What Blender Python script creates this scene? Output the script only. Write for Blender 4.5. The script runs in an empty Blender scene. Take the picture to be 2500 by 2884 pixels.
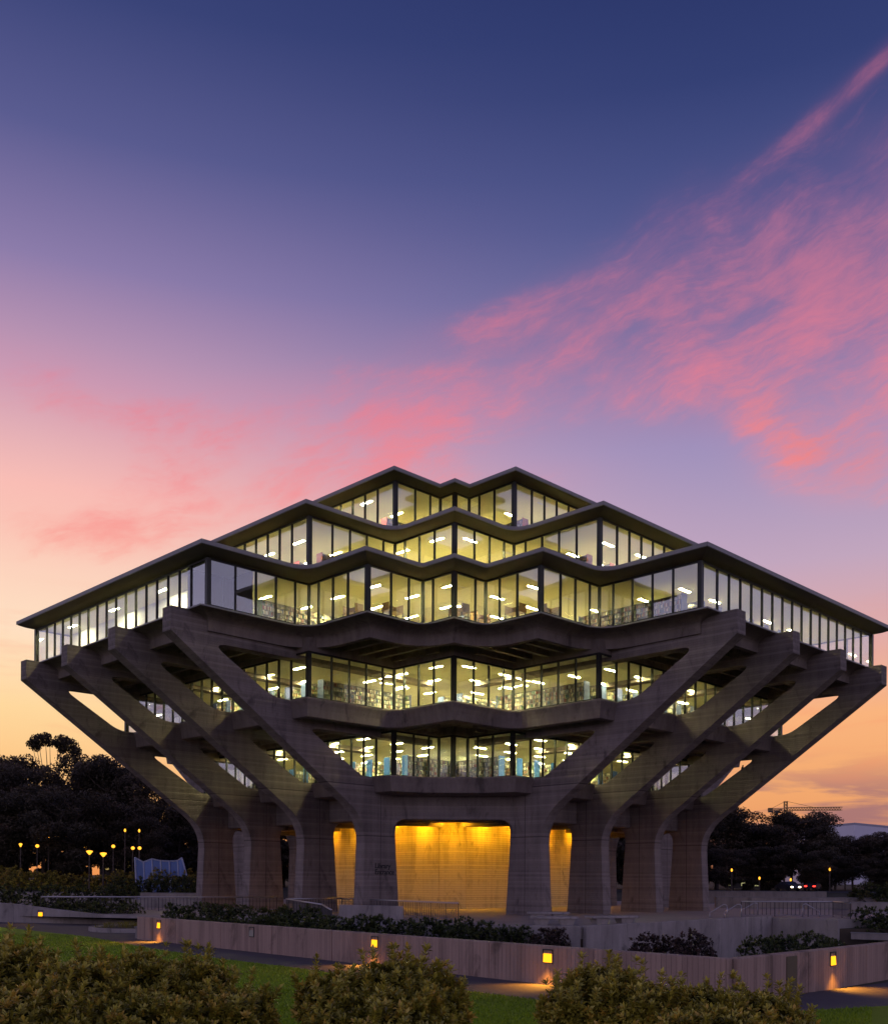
import bpy, math, random
import numpy as np
from mathutils import Vector, Matrix
from mathutils.geometry import tessellate_polygon

random.seed(7); RNG = np.random.default_rng(7)
SC = bpy.context.scene; COL = SC.collection
R = math.radians; S = math.sqrt(.5)
EYE = 2.4

# ---------------------------------------------------------------- camera
cam_d = bpy.data.cameras.new('camera'); cam = bpy.data.objects.new('camera', cam_d); COL.objects.link(cam)
SC.camera = cam
cam_d.sensor_fit = 'HORIZONTAL'; cam_d.sensor_width = 36.0
cam_d.lens = 36 * 2812.8 / 2500
cam_d.shift_x = -24 / 2500; cam_d.shift_y = 1038.5 / 2500
cam_d.clip_start = .1; cam_d.clip_end = 4000
ROLL = .006
cam.matrix_world = Matrix.Translation((0, 0, EYE)) @ (Matrix.Rotation(math.pi/2, 4, 'X') @ Matrix.Rotation(ROLL, 4, 'Z'))

# ---------------------------------------------------------------- world: dusk sky
class NT:
    """small helper for writing node maths"""
    def __init__(s, tree): s.t = tree; s.n = tree.nodes; s.l = tree.links
    def new(s, kind, **kw):
        n = s.n.new(kind)
        for k, v in kw.items(): setattr(n, k, v)
        return n
    def put(s, sock, v):
        if isinstance(v, bpy.types.NodeSocket): s.l.new(v, sock)
        elif v is not None: sock.default_value = v
    def m(s, op, a, b=None, c=None, clamp=False):
        n = s.new('ShaderNodeMath', operation=op, use_clamp=clamp)
        for i, v in enumerate((a, b, c)):
            if v is not None: s.put(n.inputs[i], v)
        return n.outputs[0]
    def smooth(s, v, lo, hi):
        n = s.new('ShaderNodeMapRange', interpolation_type='SMOOTHSTEP')
        s.put(n.inputs[0], v); n.inputs[1].default_value = lo; n.inputs[2].default_value = hi
        return n.outputs[0]
    def ramp(s, v, stops, interp='EASE'):
        n = s.new('ShaderNodeValToRGB'); cr = n.color_ramp; cr.interpolation = interp
        while len(cr.elements) < len(stops): cr.elements.new(.5)
        for e, (p, c) in zip(cr.elements, stops): e.position = p; e.color = (*c, 1) if len(c) == 3 else c
        s.put(n.inputs[0], v); return n.outputs[0]
    def mix(s, f, a, b, blend='MIX'):
        n = s.new('ShaderNodeMix', data_type='RGBA', blend_type=blend)
        s.put(n.inputs[0], f); s.put(n.inputs[6], a); s.put(n.inputs[7], b); return n.outputs[2]
    def noise(s, vec, scale, detail=4, rough=.5, dist=0., lac=2.0):
        n = s.new('ShaderNodeTexNoise')
        s.put(n.inputs['Vector'], vec); n.inputs['Scale'].default_value = scale; n.inputs['Detail'].default_value = detail
        n.inputs['Roughness'].default_value = rough; n.inputs['Distortion'].default_value = dist
        return n.outputs['Fac']
    def comb(s, x, y, z):
        n = s.new('ShaderNodeCombineXYZ'); s.put(n.inputs[0], x); s.put(n.inputs[1], y); s.put(n.inputs[2], z); return n.outputs[0]

def lin(r, g, b):
    f = lambda c: (c/255/12.92 if c/255 <= .04045 else ((c/255+.055)/1.055)**2.4)
    return (f(r), f(g), f(b))

W = bpy.data.worlds.new('World'); SC.world = W; W.use_nodes = True
w = NT(W.node_tree); w.n.clear()
tc = w.new('ShaderNodeTexCoord'); sep = w.new('ShaderNodeSeparateXYZ'); w.l.new(tc.outputs['Generated'], sep.inputs[0])
dx, dy, dz = sep.outputs
el = w.m('ARCSINE', dz)                       # elevation, radians
az = w.m('ARCTAN2', dx, dy)                   # azimuth from the sunset direction, radians
t = w.m('DIVIDE', el, .8, clamp=True)         # 0 horizon .. 1 at 46 degrees
e = lambda deg: R(deg) / .8
west_l = w.ramp(t, [(0, lin(238, 148, 82)), (e(4), lin(252, 186, 116)), (e(9), lin(255, 216, 158)), (e(13), lin(255, 224, 194)), (e(20), lin(249, 190, 182)),
                    (e(25), lin(200, 156, 182)), (e(30), lin(140, 124, 170)), (e(35), lin(90, 92, 144)), (e(40), lin(58, 68, 120)), (1, lin(40, 52, 104))], 'LINEAR')
west_r = w.ramp(t, [(0, lin(226, 140, 92)), (e(5), lin(242, 168, 110)), (e(9), lin(250, 180, 126)), (e(12.5), lin(228, 172, 164)), (e(17), lin(194, 166, 190)),
                    (e(23), lin(156, 144, 188)), (e(28), lin(112, 112, 162)), (e(33), lin(78, 86, 140)), (e(38), lin(52, 64, 116)), (1, lin(30, 42, 92))], 'LINEAR')
west = w.mix(w.smooth(az, -.40, .30), west_l, west_r)
east = w.ramp(t, [(0, lin(206, 186, 212)), (e(6), lin(224, 210, 236)), (e(14), lin(218, 210, 244)), (e(24), lin(170, 168, 220)), (e(36), lin(104, 110, 172)), (1, lin(44, 54, 110))], 'LINEAR')
base = w.mix(w.smooth(w.m('ABSOLUTE', az), .50, 1.15), west, east)
# high cirrus: fine wind-drawn filaments, thickest in the north-west
rot = R(17); ca, sa = math.cos(rot), math.sin(rot)
uu = w.m('ADD', w.m('MULTIPLY', az, ca), w.m('MULTIPLY', el, sa))
vv = w.m('SUBTRACT', w.m('MULTIPLY', el, ca), w.m('MULTIPLY', az, sa))
wob = w.noise(w.comb(w.m('MULTIPLY', az, 3), w.m('MULTIPLY', el, 5), 3.1), 2.2, 4, .55)
vv2 = w.m('ADD', vv, w.m('MULTIPLY', w.m('SUBTRACT', wob, .5), .055))
fil = w.noise(w.comb(w.m('MULTIPLY', uu, 5.5), w.m('MULTIPLY', vv2, 34), 1.7), 2.0, 14, .70)
fine = w.noise(w.comb(w.m('MULTIPLY', uu, 18), w.m('MULTIPLY', vv2, 75), 5.2), 2.4, 12, .75)
clump = w.noise(w.comb(w.m('MULTIPLY', uu, 4.2), w.m('MULTIPLY', vv2, 8.5), 8.3), 1.7, 9, .6)
def blob(a0, e0, ra, re, tilt=0):
    c, s_ = math.cos(tilt), math.sin(tilt)
    A = w.m('SUBTRACT', az, a0); B = w.m('SUBTRACT', el, e0)
    p = w.m('DIVIDE', w.m('ADD', w.m('MULTIPLY', A, c), w.m('MULTIPLY', B, s_)), ra)
    q = w.m('DIVIDE', w.m('SUBTRACT', w.m('MULTIPLY', B, c), w.m('MULTIPLY', A, s_)), re)
    d = w.m('ADD', w.m('MULTIPLY', p, p), w.m('MULTIPLY', q, q))
    return w.m('POWER', 2.718, w.m('MULTIPLY', d, -1.0))
mask = None
for k_, bb in ((.85, (.31, R(29.0), .16, .08, .2)), (.75, (.19, R(31.6), .13, .045, .42)), (.78, (.05, R(29.2), .14, .024, .16)), (.55, (-.10, R(26.3), .14, .02, .05)), (1.0, (.375, R(23.4), .11, .05, -.3)), (.9, (.36, R(20.8), .085, .03, -.25)),
           (.8, (.12, R(26.4), .18, .034, .06)), (.8, (.41, R(31), .08, .09, 0)), (.55, (.30, R(25), .12, .03, .1)), (.9, (.40, R(37.2), .11, .009, .42)),
           (.9, (-.06, R(24.6), .17, .034, .05)), (1.0, (-.33, R(24.2), .18, .040, -.12)), (1.0, (-.20, R(20.8), .18, .036, .1)), (.7, (-.38, R(17.8), .2, .036, 0)), (.8, (.02, R(21.5), .14, .024, 0))):
    k = w.m('MULTIPLY', blob(*bb), k_); mask = k if mask is None else w.m('ADD', mask, k)
dens = w.m('ADD', w.m('MULTIPLY', fil, .34), w.m('ADD', w.m('MULTIPLY', clump, .66), w.m('MULTIPLY', fine, .12)))
patch = w.noise(w.comb(w.m('MULTIPLY', az, 5), w.m('MULTIPLY', el, 8), 12.6), 1.8, 5, .55)
mk = w.m('MINIMUM', w.m('MULTIPLY', mask, w.m('ADD', .42, w.m('MULTIPLY', patch, 1.05))), 1.1)
cl = w.smooth(w.m('ADD', dens, w.m('MULTIPLY', w.m('SUBTRACT', mk, 1.0), .36)), .42, .74)
veil = w.m('MULTIPLY', w.smooth(mk, .2, 1.1), .15)      # thin even haze of ice cloud between the filaments
cl = w.m('MAXIMUM', cl, w.m('ADD', w.m('MULTIPLY', cl, .6), veil))
cl = w.m('MULTIPLY', cl, w.smooth(el, R(10), R(17)))
cl = w.m('MULTIPLY', cl, w.smooth(el, R(47), R(36)))
ccol = w.ramp(t, [(0, lin(250, 190, 140)), (e(15), lin(254, 168, 150)), (e(21), lin(246, 142, 146)), (e(26), lin(224, 128, 150)), (e(32), lin(178, 112, 148)), (e(40), lin(140, 84, 122))], 'LINEAR')
hot = blob(.365, R(22.2), .09, .036, -.36)
ccol = w.mix(w.m('MULTIPLY', hot, .9), ccol, (*lin(254, 128, 112), 1))
ceast = w.mix(w.smooth(w.m('ABSOLUTE', az), .5, 1.1), ccol, (*lin(176, 150, 190), 1))
sky = w.mix(w.m('MULTIPLY', cl, .92, clamp=True), base, ceast)
# low grey-mauve bank of cloud above the north-west horizon, and faint streaks in the glow
low = w.noise(w.comb(w.m('MULTIPLY', az, 5), w.m('MULTIPLY', el, 34), 4.4), 1.3, 7, .55, .4)
lowm = w.m('MULTIPLY', w.smooth(low, .42, .60), w.m('MULTIPLY', w.smooth(el, R(7.4), R(4.2)), w.smooth(az, .0, .30)))
sky = w.mix(w.m('MULTIPLY', lowm, .8), sky, (*lin(148, 106, 118), 1))
stk = w.m('MULTIPLY', w.smooth(low, .48, .72), w.m('MULTIPLY', w.smooth(el, R(4), R(7)), w.smooth(el, R(17), R(10))))
sky = w.mix(w.m('MULTIPLY', stk, .34), sky, (*lin(246, 140, 104), 1))
bg = w.new('ShaderNodeBackground'); w.l.new(sky, bg.inputs[0]); bg.inputs[1].default_value = 1.0
out = w.new('ShaderNodeOutputWorld'); w.l.new(bg.outputs[0], out.inputs[0])

vs = SC.view_settings; vs.view_transform = 'Standard'; vs.look = 'None'; vs.exposure = 0; vs.gamma = 1; vs.use_curve_mapping = False
SC.render.engine = 'CYCLES'
cy = SC.cycles; cy.use_denoising = True; cy.max_bounces = 8; cy.transparent_max_bounces = 24; cy.glossy_bounces = 4; cy.diffuse_bounces = 4
cy.sample_clamp_indirect = 12.0; cy.caustics_reflective = False; cy.caustics_refractive = False
try: cy.denoiser = 'OPENIMAGEDENOISE'; cy.denoising_input_passes = 'RGB_ALBEDO_NORMAL'
except Exception: pass

# ---------------------------------------------------------------- materials
MATS = {}
def mat(name):
    m = bpy.data.materials.new(name); m.use_nodes = True; MATS[name] = m
    nt = NT(m.node_tree); b = m.node_tree.nodes['Principled BSDF']; return m, nt, b
def pos(nt, space='Object'):
    return nt.new('ShaderNodeTexCoord').outputs[space]
def scalev(nt, v, s3):
    n = nt.new('ShaderNodeMapping'); nt.l.new(v, n.inputs[0]); n.inputs['Scale'].default_value = s3; return n.outputs[0]
def bump(nt, b, h, dist, strength=1.0):
    n = nt.new('ShaderNodeBump'); n.inputs['Distance'].default_value = dist; n.inputs['Strength'].default_value = strength
    nt.l.new(h, n.inputs['Height']); nt.l.new(n.outputs[0], b.inputs['Normal'])
def simple(name, col, rough=.7, metal=0., var=.25, sc=3., spec=.4):
    m, nt, b = mat(name)
    f = nt.noise(pos(nt), sc, 5, .6)
    c = nt.mix(f, tuple(x*(1-var) for x in col)+(1,), tuple(min(1, x*(1+var)) for x in col)+(1,))
    nt.l.new(c, b.inputs['Base Color']); b.inputs['Roughness'].default_value = rough; b.inputs['Metallic'].default_value = metal
    b.inputs['Specular IOR Level'].default_value = spec
    return m
def concrete(name, col, boards, width=.11, space='Object', stain=.45, bd=.012, joints=()):
    """board-marked concrete: boards along local axis ('h' rows stacked in z, 'v' upright boards, '' none)"""
    m, nt, b = mat(name); p = pos(nt, space); sx = nt.new('ShaderNodeSeparateXYZ'); nt.l.new(p, sx.inputs[0])
    big = nt.noise(scalev(nt, p, (1, 1, .55)), .55, 6, .62); fine = nt.noise(p, 14, 4, .6)
    streak = nt.noise(scalev(nt, p, (2.6, 2.6, .16)), 1.0, 5, .6)
    if boards == 'h': coord = sx.outputs[2]; stretch = (.35, .35, 1)
    else: coord = nt.m('ADD', sx.outputs[0], sx.outputs[1]); stretch = (1, 1, .3)
    if boards:
        q = nt.m('DIVIDE', coord, width); cell = nt.m('FLOOR', q); fr = nt.m('FRACT', q)
        wn = nt.new('ShaderNodeTexWhiteNoise', noise_dimensions='1D'); nt.l.new(cell, wn.inputs[1])
        tone = wn.outputs[0]
        groove = nt.m('MULTIPLY', nt.smooth(fr, 0, .10), nt.smooth(fr, 1, .90))
        grain = nt.noise(scalev(nt, p, stretch), 22, 4, .65)
        h = nt.m('ADD', nt.m('MULTIPLY', groove, .9), nt.m('ADD', nt.m('MULTIPLY', tone, .8), nt.m('MULTIPLY', grain, .5)))
    else:
        tone = big; h = fine
    v = nt.m('ADD', nt.m('MULTIPLY', big, .55), nt.m('ADD', nt.m('MULTIPLY', streak, stain), nt.m('ADD', nt.m('MULTIPLY', fine, .18), nt.m('MULTIPLY', tone, .22))))
    c = nt.ramp(v, [(.34, tuple(x*.45 for x in col)), (.62, col), (.92, tuple(min(1, x*1.5) for x in col))], 'LINEAR')
    if boards: c = nt.mix(nt.m('MULTIPLY', nt.m('SUBTRACT', 1, groove), .32 if bd < .02 else .8), c, tuple(x*.35 for x in col)+(1,))
    # dark weather stains with soft ragged edges, tie holes and pour joints
    blot = nt.smooth(nt.noise(scalev(nt, p, (1, 1, .45)), .9, 9, .68, .6), .54, .70)
    c = nt.mix(nt.m('MULTIPLY', blot, .75), c, tuple(x*.38 for x in col)+(1,))
    vo = nt.new('ShaderNodeTexVoronoi', feature='F1'); nt.l.new(scalev(nt, p, (1, 1, 1)), vo.inputs['Vector']); vo.inputs['Scale'].default_value = 1.05; vo.inputs['Randomness'].default_value = .12
    hole = nt.smooth(vo.outputs['Distance'], .045, .03)
    c = nt.mix(nt.m('MULTIPLY', hole, .7), c, tuple(x*.2 for x in col)+(1,))
    for ax, at_ in joints:
        ln = nt.smooth(nt.m('ABSOLUTE', nt.m('SUBTRACT', sx.outputs[ax], at_)), .045, .02); c = nt.mix(nt.m('MULTIPLY', ln, .7), c, tuple(x*.25 for x in col)+(1,))
    nt.l.new(c, b.inputs['Base Color']); b.inputs['Roughness'].default_value = .88; b.inputs['Specular IOR Level'].default_value = .25
    bump(nt, b, h, bd); return m
CON = concrete('board_concrete', (.175, .140, .130), 'h', .15, joints=((2, 5.45), (1, -17.9), (2, 8.9)))
CONS = concrete('slab_concrete', (.165, .130, .118), '')
CONV = concrete('wall_concrete', (.245, .165, .132), 'v', .16, stain=.75)
CONG = concrete('grey_concrete', (.25, .215, .20), '')
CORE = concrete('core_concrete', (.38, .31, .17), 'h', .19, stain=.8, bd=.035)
FASC = simple('fascia_coping', (.22, .205, .21), .6, 0, .2, 1.5)
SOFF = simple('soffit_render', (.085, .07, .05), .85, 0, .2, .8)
FRAME = simple('dark_bronze_frame', (.014, .013, .013), .45, .3, .2, 2)
CEIL = simple('ceiling_paint', (.82, .78, .56), .9, 0, .05, .6)
CARPET = simple('tan_carpet', (.46, .40, .29), .95, 0, .25, 4)
PALE = simple('sky_tint_partition', (.72, .70, .84), .9, 0, .05, .5)  # lilac-white stands in for reflected sky on the added partition; also on unlit tubes
INNER = simple('cream_partition', (.62, .58, .42), .9, 0, .08, .5)
ROOFTOP = simple('roof_gravel', (.22, .2, .19), .95, 0, .3, 8)
STEEL = simple('galvanised_rail', (.42, .40, .42), .38, .8, .15, 6)
DARKST = simple('dark_steel', (.05, .045, .05), .5, .6, .2, 6)
LETTER = simple('black_letters', (.02, .018, .02), .6, 0, .1, 6)
SOIL = simple('soil', (.06, .045, .032), .98, 0, .4, 2)
ASPH = None
def ground_mat(name, c1, c2, sc, rough=.95, bd=.01, sc2=30):
    m, nt, b = mat(name); p = pos(nt)
    f = nt.noise(p, sc, 6, .65); g = nt.noise(p, sc2, 3, .7)
    v = nt.m('ADD', nt.m('MULTIPLY', f, .6), nt.m('MULTIPLY', g, .4))
    nt.l.new(nt.ramp(v, [(.3, c1), (.7, c2)], 'LINEAR'), b.inputs['Base Color'])
    b.inputs['Roughness'].default_value = rough; b.inputs['Specular IOR Level'].default_value = .2; bump(nt, b, g, bd); return m
ASPH = ground_mat('path_asphalt', (.075, .062, .062), (.13, .108, .108), .35, .9, .006, 60)
LAWN = ground_mat('lawn_turf', (.13, .20, .005), (.22, .30, .010), .8, .95, .02, 45)  # turf brighter than real, warm lamp light put into the colour
DIRT = ground_mat('ground_scrub', (.035, .035, .02), (.08, .07, .04), .2, .97, .03, 4)
PLAZ = ground_mat('plaza_concrete', (.22, .19, .175), (.33, .29, .27), .3, .72, .003, 20)
ROADM = ground_mat('road_asphalt', (.06, .055, .055), (.1, .09, .09), .3, .85, .004, 30)
def leafmat(name, c1, c2, trans=.25, rough=.5, spec=.4):
    m, nt, b = mat(name)
    at = nt.new('ShaderNodeAttribute', attribute_name='Col')
    oi = nt.new('ShaderNodeObjectInfo')
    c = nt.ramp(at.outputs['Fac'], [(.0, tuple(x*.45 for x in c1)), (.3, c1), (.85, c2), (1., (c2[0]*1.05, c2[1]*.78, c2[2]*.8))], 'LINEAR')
    c = nt.mix(nt.m('MULTIPLY', oi.outputs['Random'], .35), c, (c1[0]*1.2, c1[1]*1.45, c1[2]*1.2, 1)); nt.l.new(c, b.inputs['Base Color'])
    b.inputs['Roughness'].default_value = rough; b.inputs['Specular IOR Level'].default_value = spec
    tr = nt.new('ShaderNodeBsdfTranslucent'); nt.l.new(c, tr.inputs[0])
    mx = nt.new('ShaderNodeMixShader'); mx.inputs[0].default_value = trans
    nt.l.new(b.outputs[0], mx.inputs[1]); nt.l.new(tr.outputs[0], mx.inputs[2])
    nt.l.new(mx.outputs[0], m.node_tree.nodes['Material Output'].inputs[0]); return m
LEAF_SHRUB = leafmat('pittosporum_leaves', (.165, .138, .013), (.60, .50, .075), .2, .42, .45)  # leaf tones raised and yellowed to stand in for warm lamp light
LEAF_HEDGE = leafmat('hedge_leaves', (.024, .034, .009), (.095, .11, .024), .2, .55)
LEAF_RED = leafmat('russet_shrub_leaves', (.035, .02, .016), (.09, .055, .04), .2, .55)
LEAF_TREE = leafmat('eucalyptus_leaves', (.042, .031, .022), (.11, .080, .054), .12, .6, .25)
LEAF_YEL = leafmat('olive_hedge_leaves', (.14, .115, .014), (.36, .27, .035), .2, .6)
BLADE = leafmat('grass_blades', (.14, .21, .005), (.27, .36, .012), .3, .6)  # blades brightened like the turf, lamp light put into the colour
BARK = simple('bark', (.10, .075, .06), .95, 0, .35, 3)
def emis(name, col, strength):
    m, nt, b = mat(name); m.node_tree.nodes.remove(b)
    en = nt.new('ShaderNodeEmission'); en.inputs[0].default_value = (*col, 1); en.inputs[1].default_value = strength
    nt.l.new(en.outputs[0], m.node_tree.nodes['Material Output'].inputs[0]); return m
TUBE = emis('fluorescent_tube', (.98, .91, .42), 560.0)
AMBER = emis('amber_lens', (1.0, .38, .012), 2.3)
SODIUM = emis('sodium_lamp', (1.0, .40, .03), 2.4)
LITWIN = emis('lit_window', (1.0, .72, .24), .55)
HEADL = emis('headlight_glow', (1.0, .8, .5), 14.0)
TAILL = emis('tail_light_glow', (1.0, .03, .02), 6.0)
m, nt, b = mat('window_glass'); m.node_tree.nodes.remove(b)
fr = nt.new('ShaderNodeFresnel'); geo = nt.new('ShaderNodeNewGeometry')   # same air-to-glass reflectance on both faces of the thin pane
nt.l.new(nt.m('ADD', 2.15, nt.m('MULTIPLY', geo.outputs['Backfacing'], 1/2.15-2.15)), fr.inputs[0])
tr = nt.new('ShaderNodeBsdfTransparent'); tr.inputs[0].default_value = (.93, .95, .92, 1)
oi = nt.new('ShaderNodeObjectInfo'); wn = nt.new('ShaderNodeTexWhiteNoise', noise_dimensions='1D'); nt.l.new(oi.outputs['Random'], wn.inputs[1])
wav = nt.new('ShaderNodeTexNoise'); nt.l.new(pos(nt), wav.inputs['Vector']); wav.inputs['Scale'].default_value = .9; wav.inputs['Detail'].default_value = 1
va = nt.new('ShaderNodeVectorMath', operation='ADD'); nt.l.new(wn.outputs['Color'], va.inputs[0]); nt.l.new(wav.outputs['Color'], va.inputs[1])
vb = nt.new('ShaderNodeVectorMath', operation='SUBTRACT'); nt.l.new(va.outputs[0], vb.inputs[0]); vb.inputs[1].default_value = (1, 1, 1)
vc = nt.new('ShaderNodeVectorMath', operation='SCALE'); nt.l.new(vb.outputs[0], vc.inputs[0]); vc.inputs['Scale'].default_value = .022
vd = nt.new('ShaderNodeVectorMath', operation='ADD'); nt.l.new(vc.outputs[0], vd.inputs[0]); nt.l.new(geo.outputs['Normal'], vd.inputs[1])
gl = nt.new('ShaderNodeBsdfGlossy'); nt.l.new(vd.outputs[0], gl.inputs['Normal']); gl.inputs['Roughness'].default_value = .0; gl.inputs[0].default_value = (.95, .95, 1, 1)
mx = nt.new('ShaderNodeMixShader'); nt.l.new(fr.outputs[0], mx.inputs[0]); nt.l.new(tr.outputs[0], mx.inputs[1]); nt.l.new(gl.outputs[0], mx.inputs[2])
nt.l.new(mx.outputs[0], m.node_tree.nodes['Material Output'].inputs[0]); GLASS = m
m, nt, b = mat('book_spines'); at = nt.new('ShaderNodeAttribute', attribute_name='Col'); nt.l.new(at.outputs['Color'], b.inputs['Base Color']); b.inputs['Roughness'].default_value = .7; BOOKS = m
ENDB = simple('blue_end_panel', (.05, .17, .55), .5, 0, .08, 2)
ENDG = simple('slate_end_panel', (.12, .16, .36), .5, 0, .08, 2)
ENDR = simple('red_end_panel', (.40, .06, .05), .5, 0, .08, 2)
SHELF = simple('shelf_steel', (.24, .22, .18), .5, .1, .1, 2)
WOOD = simple('desk_wood', (.28, .16, .07), .5, 0, .2, 4)
PLAST = simple('white_metal_cladding', (.55, .53, .62), .5, .1, .06, .2)
CARW = simple('white_car_paint', (.6, .6, .62), .3, .2, .02, 1)
CARD = simple('dark_car_paint', (.04, .04, .05), .3, .3, .02, 1)
RUBBER = simple('tyre_rubber', (.02, .02, .02), .9, 0, .1, 5)
SKYL = simple('skylight_glazing', (.16, .22, .42), .25, 0, .12, .6)
SKYF = simple('skylight_frame', (.42, .42, .5), .5, .3, .1, 1)
CRANE = simple('crane_paint', (.30, .19, .07), .6, .2, .15, .3)
BIRDM = simple('bird_plumage', (.02, .018, .02), .8, 0, .2, 20)

# ---------------------------------------------------------------- mesh helpers
def cap(poly, up=True):
    """triangles filling a plan polygon"""
    P = [Vector((x, y, 0)) for x, y in poly]; out_ = []
    for a_, b_, c_ in tessellate_polygon([P]):
        ccw = (P[b_]-P[a_]).cross(P[c_]-P[a_]).z > 0
        out_.append((a_, b_, c_) if ccw == up else (a_, c_, b_))
    return out_
class MB:
    def __init__(s): s.v = []; s.f = []
    def add(s, vs, fs):
        o = len(s.v); s.v += [tuple(p) for p in vs]; s.f += [tuple(i+o for i in f) for f in fs]; return s
    def box(s, x0, x1, y0, y1, z0, z1):
        return s.add([(x0,y0,z0),(x1,y0,z0),(x1,y1,z0),(x0,y1,z0),(x0,y0,z1),(x1,y0,z1),(x1,y1,z1),(x0,y1,z1)],
                     [(3,2,1,0),(4,5,6,7),(0,1,5,4),(1,2,6,5),(2,3,7,6),(3,0,4,7)])
    def obox(s, p0, p1, wid, z0, z1):
        """box standing along the ground line p0-p1"""
        d = Vector((p1[0]-p0[0], p1[1]-p0[1])); n = Vector((-d.y, d.x)).normalized()*wid/2
        q = [(p0[0]-n.x,p0[1]-n.y),(p1[0]-n.x,p1[1]-n.y),(p1[0]+n.x,p1[1]+n.y),(p0[0]+n.x,p0[1]+n.y)]
        return s.prism(q, z0, z1)
    def prism(s, poly, z0, z1):
        n = len(poly)
        return s.add([(x,y,z0) for x,y in poly]+[(x,y,z1) for x,y in poly],
                     cap(poly, False)+[tuple(n+i for i in f_) for f_ in cap(poly)]+[(i,(i+1)%n,n+(i+1)%n,n+i) for i in range(n)])
    def tube(s, p0, p1, r0, r1=None, n=8, cap=True):
        r1 = r0 if r1 is None else r1
        p0, p1 = Vector(p0), Vector(p1); d = (p1-p0).normalized()
        a = d.orthogonal().normalized(); b_ = d.cross(a)
        ring = lambda p, r: [p+(a*math.cos(2*math.pi*i/n)+b_*math.sin(2*math.pi*i/n))*r for i in range(n)]
        return s.add(ring(p0,r0)+ring(p1,r1), [(i,(i+1)%n,n+(i+1)%n,n+i) for i in range(n)]+([tuple(range(n-1,-1,-1)),tuple(range(n,2*n))] if cap else []))
    def lathe(s, prof, n=12, c=(0,0,0)):
        vs = []; fs = []
        for r, z in prof: vs += [(c[0]+r*math.cos(2*math.pi*i/n), c[1]+r*math.sin(2*math.pi*i/n), c[2]+z) for i in range(n)]
        for k in range(len(prof)-1): fs += [(k*n+i,k*n+(i+1)%n,(k+1)*n+(i+1)%n,(k+1)*n+i) for i in range(n)]
        fs += [tuple(range(n-1,-1,-1)), tuple(range((len(prof)-1)*n, len(prof)*n))]
        return s.add(vs, fs)
    def mesh(s, name, m=None, smooth=False):
        me = bpy.data.meshes.new(name); me.from_pydata(s.v, [], s.f); me.update()
        if m: me.materials.append(m)
        if smooth: me.polygons.foreach_set('use_smooth', [True]*len(me.polygons))
        return me
def link(name, me, parent=None, loc=(0,0,0), rz=0., scale=None):
    o = bpy.data.objects.new(name, me); COL.objects.link(o); o.location = loc; o.rotation_euler = (0, 0, rz)
    if scale is not None: o.scale = scale if hasattr(scale, '__len__') else (scale,)*3
    if parent: o.parent = parent
    return o
def tag(o, label=None, cat=None, group=None, kind=None):
    if label: o['label'] = label
    if cat: o['category'] = cat
    if group: o['group'] = group
    if kind: o['kind'] = kind
    return o
def empty(name, loc=(0,0,0), rz=0.): return link(name, None, None, loc, rz)
def bevel(o, wdt=.02, seg=1):
    md = o.modifiers.new('bevel', 'BEVEL'); md.width = wdt; md.segments = seg; md.limit_method = 'ANGLE'; return o
def copy_tree(o, parent=None, loc=None, rz=None):
    c = o.copy(); COL.objects.link(c)
    if parent: c.parent = parent
    if loc is not None: c.location = loc
    if rz is not None: c.rotation_euler[2] = rz
    for ch in list(o.children): copy_tree(ch, c)
    return c
def npmesh(name, V, F, m, col=None):
    me = bpy.data.meshes.new(name); n, k = F.shape
    me.vertices.add(len(V)); me.vertices.foreach_set('co', V.astype(np.float32).ravel())
    me.loops.add(n*k); me.loops.foreach_set('vertex_index', F.astype(np.int32).ravel())
    me.polygons.add(n); me.polygons.foreach_set('loop_start', np.arange(0, n*k, k, dtype=np.int32))
    try: me.polygons.foreach_set('loop_total', np.full(n, k, dtype=np.int32))
    except Exception: pass
    me.materials.append(m)
    if col is not None:
        ca = me.color_attributes.new('Col', 'FLOAT_COLOR', 'POINT')
        if col.ndim == 1: col = np.stack([col, col, col, np.ones_like(col)], 1)
        ca.data.foreach_set('color', col.astype(np.float32).ravel())
    me.update(calc_edges=True); me.validate(); return me
def sheet(name, outer, z, m, holes=(), kind='structure', z2=None):
    loops = [[Vector((x, y, 0)) for x, y in L] for L in [outer, *holes]]
    tris = tessellate_polygon(loops); pts = [p for L in loops for p in L]
    mb = MB(); fs = []
    for a, b_, c in tris:
        A, B, C = pts[a], pts[b_], pts[c]
        fs.append((a, b_, c) if (B-A).cross(C-A).z > 0 else (a, c, b_))
    mb.add([(p.x, p.y, z if z2 is None else z2(p.x, p.y)) for p in pts], fs)
    return tag(link(name, mb.mesh(name, m)), kind=kind)
def px(x, y, Z=None, Y=None):
    """a pixel of the photograph as a point: on the level z=Z, or at depth Y"""
    ddx, ddy = x-1274., y-2480.5
    u = (ddx+ROLL*ddy)/2812.8; v = -(ddy-ROLL*ddx)/2812.8
    if Y is None: Y = (Z-EYE)/v
    return Vector((u*Y, Y, EYE+v*Y))

# ================================================================ SETTING: ground, paths, plaza
GZ = -.55; PIT = -2.7
pit = [(6.55, 24.75), (27.5, 45.9), (40, 58), (33, 66), (25.2, 65.2), (21.8, 68.9), (6.7, 51.75), (-4.2, 51.75), (-4.2, 36.9)]
def gz(x, y): return GZ-.05 if y < 108 else (GZ-.05 + min(1.0, (y-108)/40)*1.7 + max(0, y-160)*.004)
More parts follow.
